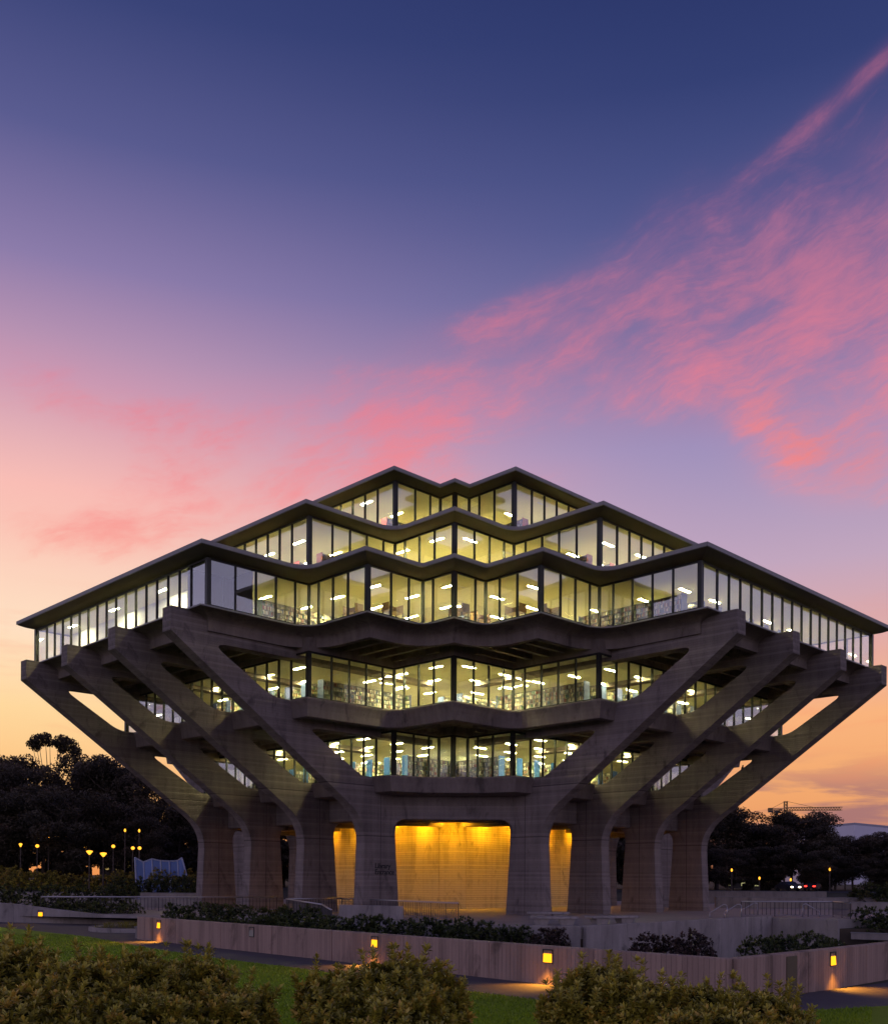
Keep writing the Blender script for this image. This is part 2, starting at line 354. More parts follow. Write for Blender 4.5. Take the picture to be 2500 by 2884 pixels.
# one ground sheet, rising gently beyond the plaza
g = MB()
loops = [[Vector((x,y,0)) for x,y in L] for L in [[(-1500,-300),(1500,-300),(1500,108),(-1500,108)], pit]]
pts = [p for L in loops for p in L]
fs = []
for a_,b_,c_ in tessellate_polygon(loops):
    A,B,C = pts[a_],pts[b_],pts[c_]; fs.append((a_,b_,c_) if (B-A).cross(C-A).z > 0 else (a_,c_,b_))
g.add([(p.x,p.y,gz(p.x,0)) for p in pts], fs)
ys = [108,120,130,140,148,160,300,700,2600]
for i in range(len(ys)-1):
    g.add([(-1500,ys[i],gz(0,ys[i])),(1500,ys[i],gz(0,ys[i])),(1500,ys[i+1],gz(0,ys[i+1])),(-1500,ys[i+1],gz(0,ys[i+1]))],[(0,1,2,3)])
tag(link('ground', g.mesh('ground', DIRT)), kind='structure')
pf = MB(); n = len(pit)
pf.add([(x,y,PIT) for x,y in pit]+[(x,y,GZ-.05) for x,y in pit], cap(pit)+[((i+1)%n,i,n+i,n+(i+1)%n) for i in range(n)])
tag(link('sunken_court_floor', pf.mesh('sunken_court', SOIL)), kind='structure')
lawn_edge = [(-60,84),(-27,59.6),(-18.2,50.1),(-13.5,43.2),(-8.9,37.2),(-5.7,33.8),(.9,26.0),(3.4,23.4),(5.0,22.2),(6.4,22.1),(7.9,22.8),(10.4,23.9),(14,27),(40,53)]
sheet('path', lawn_edge+[(60,70),(6.7,24.3),(-15.25,49.0),(-16.5,63.0),(-30,66.6),(-60,100)], GZ, ASPH)
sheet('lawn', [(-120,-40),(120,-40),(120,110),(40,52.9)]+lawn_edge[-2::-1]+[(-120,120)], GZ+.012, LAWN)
plaza_poly = [(-4.2,51.8),(6.7,51.8),(21.8,68.9),(25.2,65.2),(70,104),(60,150),(-75,150),(-75,84),(-32,73.5),(-28,70.6)]
pm = MB(); pm.prism(plaza_poly, PIT-.3, 0.0)
plaza = tag(link('plaza_paving', pm.mesh('plaza', PLAZ)), kind='structure')
bed = [(-4.25,37.2),(-4.25,51.7),(-27.9,70.4),(-31.5,73.2),(-45,76),(-46,70.2),(-30,66.7),(-18.2,62.8),(-15.1,49.3)]
bm_ = MB(); bm_.prism(bed, PIT, -.12); tag(link('planting_bed', bm_.mesh('bed', SOIL)), kind='structure')
# facing of the plaza's edge towards the sunken court: cast panels with open joints
def panel_wall(name, p0, p1, n, z0, z1, thick, m, label, cat='wall', coping=None, joint=.03, group=None, tops=None):
    root = empty(name, (p0[0], p0[1], z0)); tag(root, label, cat, group)
    d = Vector((p1[0]-p0[0], p1[1]-p0[1])); L = d.length; root.rotation_euler[2] = math.atan2(d.y, d.x)
    for i in range(n):
        a0, a1 = L*i/n+joint/2, L*(i+1)/n-joint/2
        mb = MB(); h0 = h1 = z1-z0
        if tops: h0, h1 = tops[i]
        mb.add([(a0,-thick/2,0),(a1,-thick/2,0),(a1,thick/2,0),(a0,thick/2,0),(a0,-thick/2,h0),(a1,-thick/2,h1),(a1,thick/2,h1),(a0,thick/2,h0)],
               [(3,2,1,0),(4,5,6,7),(0,1,5,4),(1,2,6,5),(2,3,7,6),(3,0,4,7)])
        bevel(link('panel', mb.mesh(name+'_panel', m), root), .03, 2)
    mb = MB(); mb.box(.005, L-.005, -thick/2+.03, thick/2-.03, 0.0, min(z1-z0, *(min(t_) for t_ in tops) if tops else (z1-z0,))-.03)
    link('joint_fill', mb.mesh(name+'_fill', m), root)
    if coping:
        mb = MB(); mb.box(0, L, -thick/2-.02, thick/2+.02, z1-z0+.002, z1-z0+coping); bevel(link('coping', mb.mesh(name+'_cap', CONG), root), .01)
    return root
panel_wall('court_facing_wall', (-4.2,51.62), (6.62,51.62), 3, PIT, .10, .24, CONG, 'pale grey concrete wall under the plaza edge behind the hanging hedge')
panel_wall('court_facing_wall', (6.85,51.72), (21.93,68.73), 3, PIT, .10, .24, CONG, 'long grey concrete wall facing the sunken court, three cast panels')
panel_wall('court_facing_wall', (22.0,68.6), (25.2,65.1), 2, PIT, -.05, .24, CONG, 'dark shaded concrete wall below the ramp railing, at right angle to the long court wall')

# ---------------------------------------------------------------- front retaining walls with step lights
Wc = Vector((6.72, 24.22)); Wl = Vector((-15.25, 48.75)); Wr = Vector((28.5, 46.6))
wallL = panel_wall('retaining_wall', (Wl.x, Wl.y), (Wc.x, Wc.y), 8, GZ-.1, .55, .30, CONV, 'long board-marked retaining wall with three lit step lights along the path')
dR = (Wr-Wc).normalized()
wallR = panel_wall('retaining_wall', (Wc.x+dR.x*.16, Wc.y+dR.y*.16), (Wr.x, Wr.y), 8, GZ-.1, .55, .30, CONV, 'reddish board-marked retaining wall with a dark pilaster and one step light')
mb = MB(); mb.box(2.55, 3.15, -.17, .17, 0, 1.115); bevel(link('pilaster', mb.mesh('pilaster', simple('dark_bronze_panel', (.10,.075,.04), .7)), wallR), .01)
def along(p0, p1, pxx):
    """point of the vertical plane p0-p1 seen at photo column pxx"""
    u = (pxx-1274.)/2812.8; d = p1-p0; k = (u*p0.y-p0.x)/(d.x-u*d.y); return p0+d*k
def step_light(p, d, zc, label, lit=True, half=.15):
    """recessed wall light; d = wall direction, light faces the path (right-hand side of d)"""
    nrm = Vector((d.y, -d.x)).normalized(); 
    q = p+nrm*(half+.004)
    root = empty('step_light', (q.x, q.y, zc), math.atan2(d.y, d.x)); tag(root, label, 'wall light', 'step lights in the retaining walls'); root.scale = (.86, 1, .9)
    h = MB()   # local: x along the wall, -y out of the wall
    h.box(-.225,-.195,-.02,.04,-.16,.29).box(.195,.225,-.02,.04,-.16,.29).box(-.195,.195,-.03,.04,.255,.29).box(-.195,.195,-.03,.04,-.16,-.135).box(-.195,.195,.025,.04,-.135,.255)
    link('housing', h.mesh('step_housing', DARKST), root)
    l = MB(); l.add([(-.19,-.03,-.132),(.19,-.03,-.132),(.19,-.012,.145),(-.19,-.012,.145),(-.19,.02,-.132),(.19,.02,-.132),(.19,.02,.145),(-.19,.02,.145)],
                    [(0,1,2,3),(7,6,5,4),(0,4,5,1),(1,5,6,2),(2,6,7,3),(3,7,4,0)])
    link('lens', l.mesh('step_lens', AMBER if lit else SHELF), root)
    if lit:
        ld = bpy.data.lights.new('step_lamp', 'SPOT'); ld.energy = 260; ld.color = (1, .42, .04); ld.spot_size = R(120); ld.spot_blend = .7; ld.shadow_soft_size = .06
        lo = bpy.data.objects.new('step_lamp', ld); COL.objects.link(lo); lo.parent = root; lo.location = (0, -.16, -.10); lo.rotation_euler = (R(-34), 0, 0)
    return root
dL = (Wc-Wl).normalized()
for xx, lab, lit in ((457,'lit amber step light in the end panel of the long wall, by the path planter',True),
                     (719,'unlit step light in the long retaining wall, its opening dark',False),
                     (1066,'lit amber step light in the middle of the long retaining wall',True),
                     (1554,'lit amber step light in the long retaining wall, close to the wall corner',True)):
    step_light(along(Wl, Wc, xx), dL, .20, lab, lit)
step_light(along(Wc, Wr, 2331), dR, .20, 'lit amber step light in the reddish retaining wall beside the dark pilaster')
# low wall with a swept top at the head of the path
A0, A1 = Vector((-41.5,70.0)), Vector((-16.4,62.3))
tops = [(1.42,1.42)]*3+[(1.42,1.28),(1.28,.97),(.97,.70),(.70,.58),(.58,.58)]
sw = panel_wall('swept_wall', (A0.x,A0.y), (A1.x,A1.y), 8, GZ-.05, .9, .35, CONG, 'grey concrete wall whose top sweeps down beside the planted bank', tops=tops, joint=.004)
step_light(along(A0, A1, 120), (A1-A0).normalized(), .02, 'lit amber step light in the grey wall with the swept top', True, .175)
# round-ended planter kerb on the path
k = MB(); arc = [(-15.75+2.6*math.cos(R(90+t_*12)) - 2.2, 57.6+3.4*math.sin(R(90+t_*12))) for t_ in range(0,16)]
ring_o = arc+[(-14.6,54.3)]; 
for i in range(len(ring_o)-1): k.obox(ring_o[i], ring_o[i+1], .28, GZ-.05, GZ+.22)
kr = empty('path_planter', (0,0,0)); tag(kr, 'low round-ended concrete planter kerb with tufts of grass on the path', 'planter')
link('kerb', k.mesh('kerb', CONG), kr)
s_ = MB(); s_.prism(ring_o[::1]+[(-15.2,60.5)], GZ-.02, GZ+.12); link('soil', s_.mesh('planter_soil', SOIL), kr)

# ================================================================ LIBRARY
G = [0, 12.09, 13.55, 17.85, 20.62, 25.11, 32.38]
CENT = (0.0, 89.65)
lib = empty('library_building', (CENT[0], CENT[1], 0), -math.pi/4)
tag(lib, 'concrete and glass library stepped like a diamond on splayed concrete struts', 'library')
# local frame: x = a (face towards the right of the photo), y = -b
def corner_seq(lev, ho=0):
    g1,g2,g3,g4,g5,g6 = G[1:]
    if lev == 6: s = [(g1,g6+ho),(g1,g5),(g3,g5),(g3,g4),(g4,g4)]
    elif lev in (5,7): s = [(g1,g5+ho),(g1,g3),(g3,g3)]
    else: s = [(g1,g3+ho),(g1,g2),(g2,g2)]
    return s+[(b_,a_) for a_,b_ in s[-2::-1]]
def outline(lev, ho=0):
    pts = []
    q = [(a_,-b_) for a_,b_ in corner_seq(lev, ho)]
    for r_ in range(4):
        for x,y in q:
            for _ in range(r_): x,y = -y,x
            pts.append((x,y))
    return pts
def filleted(pts, rad, seg=5):
    out = []; n = len(pts)
    for i in range(n):
        p = Vector(pts[i]); a_ = (Vector(pts[i-1])-p); b_ = (Vector(pts[(i+1)%n])-p)
        cr = (-a_).x*b_.y-(-a_).y*b_.x
        if cr < 0 and rad > 0:
            r_ = min(rad, a_.length*.45, b_.length*.45); a_.normalize(); b_.normalize(); c = p+a_*r_+b_*r_
            for k_ in range(seg+1):
                t_ = (math.pi/2)*k_/seg; out.append(tuple(c-b_*r_*math.cos(t_)-a_*r_*math.sin(t_)))
        else: out.append(tuple(p))
    return out
def miters(pts):
    n = len(pts); M = []
    for i in range(n):
        p = Vector(pts[i]); d0 = (p-Vector(pts[i-1])).normalized(); d1 = (Vector(pts[(i+1)%n])-p).normalized()
        n0 = Vector((d0.y,-d0.x)); n1 = Vector((d1.y,-d1.x)); M.append((n0+n1)/(1+n0.dot(n1)))
    return M
def offset(pts, o): return [(p[0]+m_.x*o, p[1]+m_.y*o) for p, m_ in zip(pts, miters(pts))]
def sweep(pts, prof, top=True, bottom=True):
    n = len(pts); M = miters(pts); mb = MB(); vs = []
    for o, z in prof: vs += [(p[0]+m_.x*o, p[1]+m_.y*o, z) for p, m_ in zip(pts, M)]
    fs = []
    for k_ in range(len(prof)-1): fs += [(k_*n+(i+1)%n, k_*n+i, (k_+1)*n+i, (k_+1)*n+(i+1)%n) for i in range(n)]
    flat = [(v_[0], v_[1]) for v_ in vs[:n]]; last = [(v_[0], v_[1]) for v_ in vs[-n:]]
    if top: fs += cap(flat)
    if bottom: fs += [tuple((len(prof)-1)*n+i for i in f_) for f_ in cap(last, False)]
    return mb.add(vs, fs)
FLOOR = {4: 9.57, 5: 13.95, 6: 18.35, 7: 22.35, 8: 26.6}
HEAD = {4: 12.65, 5: 16.9, 6: 21.14, 7: 25.5, 8: 29.8}
# floor slabs -------------------------------------------------
o6 = filleted(outline(6, .42), 1.7)
cav = [(.13-1.25*math.sin(t_*math.pi/2/6), 18.24-.50*(1-math.cos(t_*math.pi/2/6))) for t_ in range(7)]
slab6 = link('floor_slab', sweep(o6, [(.13,18.35),(.13,18.25)]+cav[1:]+[(-1.121,17.22),(-1.5,17.2),(-1.5,17.86)]).mesh('slab6', CONS), lib)
slab6['label'] = 'deep curved-edge floor slab of the widest storey'
lip = link('slab_lip', sweep(o6, [(.135,18.352),(.15,18.345),(.15,18.262),(.135,18.255),(.06,18.255),(.06,18.352)], False, False).mesh('lip6', FASC), slab6)
o5 = filleted(outline(5), 1.6)
slab5 = link('floor_slab', sweep(o5, [(.25,13.95),(.52,13.86),(.56,13.76),(.44,13.5),(.36,13.2),(.30,12.72),(-.1,12.66),(-.1,13.3)]).mesh('slab5', CONS), lib)
def outline4():
    q = [(12.09,-17.85),(12.75,-15.9),(15.9,-12.75),(17.85,-12.09)]; pts = []
    for r_ in range(4):
        for x, y in q:
            for _ in range(r_): x, y = -y, x
            pts.append((x, y))
    return pts
o4 = outline4()
slab4 = link('floor_slab', sweep(o4, [(.3,9.57),(.8,9.5),(.86,9.4),(.72,9.0),(.6,8.45),(.1,8.35)]).mesh('slab4', CONS), lib)
def wedge_lim(lev, b_):
    g1,g2,g3,g4,g5,g6 = G[1:]
    if lev == 6: return g1 if b_ > g5-1 else (g3 if b_ > g4 else b_)
    if lev == 5: return g1 if b_ > g3-.8 else b_
for lev, lo, hi, z0, z1, sl in ((6, 16.6, 30.9, 17.3, 17.88, slab6), (5, 12.2, 24.4, 12.8, 13.32, slab5)):
    b_ = lo
    while b_ < hi:
        A_ = min(wedge_lim(lev, b_)-1.45, b_)
        if A_ > 1:
            mb = MB(); mb.box(-A_, A_, -b_-.15, -b_+.15, z0, z1); link('rib', mb.mesh('rib', CONS), sl)
            mb = MB(); mb.box(b_-.15, b_+.15, -A_+.6, A_-.6, z0+.004, z1); link('rib', mb.mesh('rib', CONS), sl)
        b_ += 1.43
# roofs -------------------------------------------------------
for lev, zt in ((6, 21.74), (7, 25.98), (8, 30.2)):
    oo = filleted(outline(lev), 2.3); zh = HEAD[lev]+.03
    soff = [(1.04-1.0*(t_/5), (zt-.27)+(zh-(zt-.27))*math.sin(t_/5*math.pi/2)) for t_ in range(6)]
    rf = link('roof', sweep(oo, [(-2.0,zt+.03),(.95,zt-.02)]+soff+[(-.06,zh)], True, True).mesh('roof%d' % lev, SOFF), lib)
    link('roof_fascia', sweep(oo, [(.9,zt+.005),(1.1,zt),(1.1,zt-.24),(1.03,zt-.265),(.96,zt-.2)], False, False).mesh('fascia%d' % lev, FASC), rf)
for lev in (7, 8):   # plinth under the set-back storeys
    zt = {7: 21.74, 8: 25.98}[lev]
    link('plinth', sweep(outline(lev), [(.1,FLOOR[lev]),(.1,zt-.3)]).mesh('plinth%d' % lev, CONS), lib)
link('rooftop', sweep(outline(8), [(-3,30.6),(-3,30.15)]).mesh('rooftop', ROOFTOP), lib)
# interior shells ---------------------------------------------
ceil_obj = {}
for lev in (4,5,6,7,8):
    ci = outline(lev)
    ceil_obj[lev] = link('ceiling', sweep(ci, [(-.14,HEAD[lev]+.02),(-.14,HEAD[lev]-.015)]).mesh('ceiling%d' % lev, CEIL), lib)
    link('interior_floor', sweep(ci, [(-.16,FLOOR[lev]+.03),(-.16,FLOOR[lev]-.1)]).mesh('ifloor%d' % lev, CARPET), lib)
    h_ = 6.0 if lev in (4,8) else 7.2
    mb = MB(); mb.box(-h_-6,h_,-h_,h_+6,FLOOR[lev]+.02,HEAD[lev]); link('core_wall', mb.mesh('icore', INNER), lib)
    if lev in (4,5):   # header over the glass up to the soffit recess
        zt = {4: 13.28, 5: 17.8}[lev]
        link('window_header', sweep(ci, [(.04,zt),(.04,HEAD[lev]+.01),(-.2,HEAD[lev]+.01),(-.2,zt)], False, False).mesh('header', CONS), lib)
# ceiling lights: along a in the left wedge, along b in the right wedge
mb = MB(); mb.box(-.70,.70,-.20,.20,-.03,.001); mb.box(-.58,.58,-.09,.09,-.034,-.029)
tray_me = mb.mesh('ceiling_light', CEIL); tray_me.materials.append(TUBE)
for p_ in tray_me.polygons: p_.material_index = 1 if p_.index >= 6 else 0
tray_off = tray_me.copy(); tray_off.materials[1] = PALE
def inside(lev, a_, b_, inset):
    """inside the plan of a storey"""
    a_, b_ = abs(a_)+inset, abs(b_)+inset
    if a_ > b_: a_, b_ = b_, a_
    g1,g2,g3,g4,g5,g6 = G[1:]
    if lev == 6: return (a_ < g1 and b_ < g6) or (a_ < g3 and b_ < g5) or (b_ < g4)
    if lev in (5,7): return (a_ < g1 and b_ < g5) or b_ < g3
    return (a_ < g1 and b_ < g3) or b_ < g2
nl = 0
for lev in (4,5,6,7,8):
    lim = {4: 7.4, 8: 7.4, 5: 10.2, 7: 10.2, 6: 15.4}[lev]; sp = 3.3 if lev == 6 else 3.1
    for i in range(-5, 8):
        for j in range(0, 9):
            a_ = i*3.6+.4; b_ = lim+j*sp
            if b_ < abs(a_)+.3 or not inside(lev, a_, b_, .9): continue
            for xx, yy, rz in ((a_, -b_, 0.), (b_, -a_, math.pi/2)):
                if lev == 6 and yy < -28.2 and xx > 6: continue
                link('ceiling_light', tray_me if random.random() > .12 else tray_off, ceil_obj[lev], (xx+random.uniform(-.1,.1), yy+random.uniform(-.1,.1), HEAD[lev]-.016), rz); nl += 1
print('ceiling lights', nl)

pm6 = MB(); pm6.box(-11.9, 9.6, -29.9, -29.78, FLOOR[6]+.02, HEAD[6]-.03); link('added_partition', pm6.mesh('added_partition', PALE), lib)  # unseen wall added, painted pale lilac to brighten the left face's glass
pm6 = MB(); pm6.box(9.6, 11.9, -29.3, -29.18, FLOOR[6]+.02, HEAD[6]-.03).box(9.5, 9.6, -32.2, -29.18, FLOOR[6]+.02, HEAD[6]-.03); link('added_partition', pm6.mesh('added_partition', SOFF), lib)  # dark-painted walls added to make the corner room look unlit
for k_ in range(3): link('ceiling_light', tray_me, ceil_obj[6], (-9.0+6.6*k_, -31.0, HEAD[6]-.016), 0)  # extra lights added so the rooms behind the left glass glow pale
# glazing ------------------------------------------------------
pane_cache = {}; mull_cache = {}
def pane_mesh(wd, h):
    k_ = (round(wd, 2), round(h, 2))
    if k_ not in pane_cache:
        mb = MB(); mb.box(-wd/2, wd/2, -.008, .008, 0, h); pane_cache[k_] = mb.mesh('pane', GLASS)
    return pane_cache[k_]
def bar_mesh(w_, d_, h):
    k_ = (w_, d_, round(h, 2))
    if k_ not in mull_cache:
        mb = MB(); mb.box(-w_/2, w_/2, -d_/2, d_/2, 0, h); mull_cache[k_] = mb.mesh('mullion', FRAME)
    return mull_cache[k_]
npane = 0
for lev in (4,5,6,7,8):
    z0, z1 = FLOOR[lev], HEAD[lev]; pts = outline(lev); n = len(pts); nc = n//4
    fr_mb = sweep(pts, [(.055,z0+.09),(.055,z0-.02),(-.055,z0-.02),(-.055,z0+.09),(.055,z0+.09)], False, False)
    f2 = sweep(pts, [(.05,z1+.03),(.05,z1-.09),(-.05,z1-.09),(-.05,z1+.03),(.05,z1+.03)], False, False)
    fr_mb.add(f2.v, f2.f)
    cw = link('curtain_wall', fr_mb.mesh('curtain_frame', FRAME), lib)
    rear_g = MB(); rear_m = MB(); h = z1-z0-.18
    def convex(i):
        p, a_, b_ = Vector(pts[i%n]), Vector(pts[i-1]), Vector(pts[(i+1)%n]); u_ = p-a_; v_ = b_-p
        return u_.x*v_.y-u_.y*v_.x > 0
    for i in range(n):
        p, q = Vector(pts[i]), Vector(pts[(i+1)%n]); L = (q-p).length; d = (q-p)/L; rz = math.atan2(d.y, d.x)
        front = i < nc or i == n-1
        ci_, cj = convex(i), convex((i+1)%n)
        if ci_ and cj: st = [0]+[1.85+(L-3.7)*k_/15 for k_ in range(16)]+[L]
        else:
            st = [0]; x_ = 1.85
            while x_ < L-.8: st.append(x_); x_ += 1.45
            st.append(L)
            if cj: st = [L-x_ for x_ in st[::-1]]
        for k_ in range(len(st)-1):
            c = p+d*(st[k_]+st[k_+1])/2; wd = st[k_+1]-st[k_]-.04
            if front: link('pane', pane_mesh(wd, h), cw, (c.x, c.y, z0+.09), rz); npane += 1
            else: rear_g.obox(tuple(p+d*(st[k_]+.02)), tuple(p+d*(st[k_+1]-.02)), .016, z0+.09, z1-.09)
            if k_:
                c = p+d*st[k_]
                if front: link('mullion', bar_mesh(.085, .15, z1-z0-.12), cw, (c.x, c.y, z0+.06), rz)
                else: rear_m.obox(tuple(c-d*.045), tuple(c+d*.045), .15, z0+.06, z1-.06)
        # corner post
        w_ = .27 if ci_ else .16
        if i <= nc or i == n-1: link('corner_post', bar_mesh(w_, w_, z1-z0-.02), cw, (p.x, p.y, z0+.01), 0)
        else: rear_m.box(p.x-w_/2, p.x+w_/2, p.y-w_/2, p.y+w_/2, z0+.01, z1-.01)
    tag(link('rear_panes', rear_g.mesh('rear_panes', GLASS), cw), kind='stuff')
    tag(link('rear_mullions', rear_m.mesh('rear_mullions', FRAME), cw), kind='stuff')
print('panes', npane)

# splayed bents ------------------------------------------------
def bez(p0, c, p1, n=6): return [tuple((1-t_)**2*p0[k_]+2*t_*(1-t_)*c[k_]+t_*t_*p1[k_] for k_ in (0,1)) for t_ in [i/n for i in range(n+1)]]
lowz = lambda r_: 9.8+.70*(r_-23.86)
upz = lambda r_: 9.51+.602*(r_-19.63)
prof = [(19.55,-.2)]+bez((19.3,5.0),(19.27,lowz(19.27)),(20.9,lowz(20.9)))+[(34.05,16.88),(34.05,18.28),(13,18.28),(13,16.6)]
prof += bez((30.1,16.6),(31.4,16.6),(30.5,upz(30.5)))+bez((27.6,upz(27.6)),(26.9,13.9),(26.3,13.9),4)+[(13,13.9),(13,12.3)]
prof += bez((23.2,12.3),(24.3,12.3),(23.5,upz(23.5)))+[(20.1,upz(20.1)),(19.6,9.52),(5.0,9.52),(5.0,6.9),(14.6,6.72)]
prof += bez((15.5,6.72),(16.6,6.72),(16.58,5.6))+[(16.15,-.2)]
TB = .475
bm2 = MB(); npf = len(prof)
tri = tessellate_polygon([[Vector((r_,z,0)) for r_,z in prof]])
vs_ = [(-TB,-r_,z) for r_,z in prof]+[(TB,-r_,z) for r_,z in prof]; fs_ = []
for a_,b_,c_ in tri:
    A,B,C = [Vector((prof[k_][0],prof[k_][1],0)) for k_ in (a_,b_,c_)]
    if (B-A).cross(C-A).z < 0: b_,c_ = c_,b_
    fs_ += [(a_,b_,c_),(npf+a_,npf+c_,npf+b_)]
fs_ += [((i+1)%npf, i, npf+i, npf+(i+1)%npf) for i in range(npf)]
bm2.add(vs_, fs_); bent_me = bm2.mesh('bent', CON)
import bmesh
bmm = bmesh.new(); bmm.from_mesh(bent_me); bmesh.ops.recalc_face_normals(bmm, faces=bmm.faces); bmm.to_mesh(bent_me); bmm.free()
for f_ in range(4):
    for k_, c in enumerate((10.35, 3.45, -3.45, -10.35)):
        a_ = f_*math.pi/2
        x_, y_ = c*math.cos(a_), c*math.sin(a_)
        bt = link('splayed_bent', bent_me, lib, (x_, y_, 0), a_)
        if k_ == 0 and f_ == 0: near_bent = bt
# lettering on the side of the bent by the entrance
fc = bpy.data.curves.new('lettering', 'FONT'); fc.body = 'Library\nEntrance'; fc.size = .50; fc.offset = .009; fc.extrude = .012; fc.space_line = .85; fc.align_x = 'LEFT'
tmp = bpy.data.objects.new('tmp_text', fc); COL.objects.link(tmp)
dg = bpy.context.evaluated_depsgraph_get(); lm = bpy.data.meshes.new_from_object(tmp.evaluated_get(dg)); bpy.data.objects.remove(tmp)
lm.materials.clear(); lm.materials.append(LETTER)
lt = link('lettering', lm, near_bent, (TB+.012, -18.42, 3.22)); lt.rotation_euler = (math.pi/2, 0, math.pi/2); lt['label'] = 'black letters reading Library Entrance'
# ring beam over the columns and the entrance soffit
def octo(h, c): return [(-c,-h),(c,-h),(h,-c),(h,c),(c,h),(-c,h),(-h,c),(-h,-c)]
def belt(h, c, k_):
    out_ = []
    for r_ in range(4):
        for x, y in ((c,-h),(k_,-k_),(h,-c)):
            for _ in range(r_): x, y = -y, x
            out_.append((x, y))
    return out_
link('ring_beam', sweep(belt(17.0, 10.7, 13.55), [(0,8.9),(0,6.70),(-.55,6.66),(-.55,8.9)], True, False).mesh('ring_beam', CON), lib)
sof = link('entrance_soffit', sweep(octo(16.44, 10.7), [(0,8.0),(0,7.62)]).mesh('soffit', CONS), lib)
# rounded haunches where the beam meets the two entrance columns
for x_, y_, rz in ((10.8,-16.75,R(41)), (16.75,-10.8,R(229))):
    pr_ = [(-.1,6.72),(-.1,5.4),(.02,5.4)]+[(.9-.88*math.cos(t_*math.pi/12), 5.8+.88*math.sin(t_*math.pi/12)) for t_ in range(7)]+[(.9,6.72)]
    hm = MB(); n_ = len(pr_); hm.add([(u_,-.25,z_) for u_,z_ in pr_]+[(u_,.25,z_) for u_,z_ in pr_], [(i,(i+1)%n_,n_+(i+1)%n_,n_+i) for i in range(n_)]+[f_ for f_ in cap(pr_)]+[tuple(n_+i for i in f_) for f_ in cap(pr_, False)])
    link('haunch', hm.mesh('haunch', CON), lib, (x_, y_, 0), rz)
# core behind the entrance, in cast panels
core = [(2.75,-4.35),(4.35,-2.75),(4.35,13),(-13,13),(-13,-4.35)]
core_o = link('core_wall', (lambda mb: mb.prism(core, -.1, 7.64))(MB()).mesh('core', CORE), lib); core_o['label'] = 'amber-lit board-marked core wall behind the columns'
def facing(p0, p1, n, z0, z1):
    d = Vector(p1)-Vector(p0); L = d.length; d /= L; nr = Vector((d.y,-d.x))
    for i in range(n):
        q0 = Vector(p0)+d*(L*i/n+.012)+nr*.03; q1 = Vector(p0)+d*(L*(i+1)/n-.012)+nr*.03
        mb = MB(); mb.obox(tuple(q0), tuple(q1), .056, z0, z1); link('cast_panel', mb.mesh('cast_panel', CORE), core_o)
for z0, z1 in ((0.004, 5.0), (5.03, 7.61)):
    facing(core[0], core[1], 1, z0, z1); facing(core[1], (4.35,12.95), 5, z0, z1); facing((-12.95,-4.35), core[0], 5, z0, z1)
# amber wall-washers in the soffit
def washer(x_, y_, rz, en, wd=1.5):
    o_ = link('downlight', (lambda mb: mb.box(-wd/2-.05,wd/2+.05,-.12,.12,-.06,.0))(MB()).mesh('washer', DARKST), sof, (x_, y_, 7.62), rz)
    ld = bpy.data.lights.new('amber_lamp', 'AREA'); ld.shape = 'RECTANGLE'; ld.size = wd; ld.size_y = .15; ld.energy = en; ld.color = (1.0, .46, .010); ld.spread = R(180)
    lo = bpy.data.objects.new('amber_lamp', ld); COL.objects.link(lo); lo.parent = lib; lo.location = (x_, y_, 7.55)
    lo.rotation_euler = (R(12), 0, rz)    # tipped towards the wall (local +y)
washer(-11.0,-5.6,0,280); washer(5.6,11.0,R(90),280)
washer(5.0,-5.0, R(45), 360); washer(1.0,-5.6,0,300); washer(-3.0,-5.6,0,290); washer(-7.0,-5.6,0,290)
washer(5.6,-1.0,R(90),300); washer(5.6,3.0,R(90),290); washer(5.6,7.0,R(90),290)

# ================================================================ INSIDE THE LIBRARY: bookcases and desks
def book_mesh(L, seed):
    rg = np.random.default_rng(seed); V = []; F = []; C = []
    pal = np.array([(.62,.54,.36),(.50,.42,.28),(.30,.10,.07),(.10,.14,.22),(.66,.60,.46),(.12,.20,.12),(.36,.26,.14),(.70,.66,.55),(.18,.12,.09)])
    for side in (-1, 1):
        for sh in range(6):
            z = .14+sh*.335; y = .05
            while y < L-.1:
                if rg.random() < .06: y += rg.uniform(.1, .4); continue
                wd = rg.uniform(.04, .085); h = rg.uniform(.19, .29); dp = rg.uniform(.0, .035)
                x0 = side*.03; x1 = side*(.255-dp); o = len(V)
                V += [(x1,y,z),(x1,y+wd,z),(x1,y+wd,z+h),(x1,y,z+h),(x0,y,z),(x0,y+wd,z),(x0,y+wd,z+h),(x0,y,z+h)]
                F += [(o,o+1,o+2,o+3),(o+3,o+2,o+6,o+7),(o,o+3,o+7,o+4),(o+1,o+5,o+6,o+2)]
                c = pal[rg.integers(len(pal))]*rg.uniform(.7,1.2); C += [(*c,1)]*8
                y += wd+.003
    return npmesh('book_rows', np.array(V), np.array(F), BOOKS, np.clip(np.array(C),0,1))
def shelf_mesh(L):
    mb = MB(); mb.box(-.012,.012,.02,L-.02,.02,2.14)
    for sh in range(7): mb.box(-.27,.27,.03,L-.03,.10+sh*.335,.125+sh*.335)
    k_ = .9
    while k_ < L-.3: mb.box(-.265,.265,k_-.012,k_+.012,.02,2.12); k_ += .9
    return mb.mesh('shelves', SHELF)
def end_mesh(m): 
    mb = MB(); mb.box(-.31,.31,-.02,.02,0,2.22); return mb.mesh('end_panel', m)
bk = {L: (shelf_mesh(L), book_mesh(L, int(L*10))) for L in (4.5, 6.0, 8.0)}
ends = {'blue': end_mesh(ENDB), 'slate': end_mesh(ENDG), 'red': end_mesh(ENDR)}
CR, SR = math.cos(-math.pi/4), math.sin(-math.pi/4)
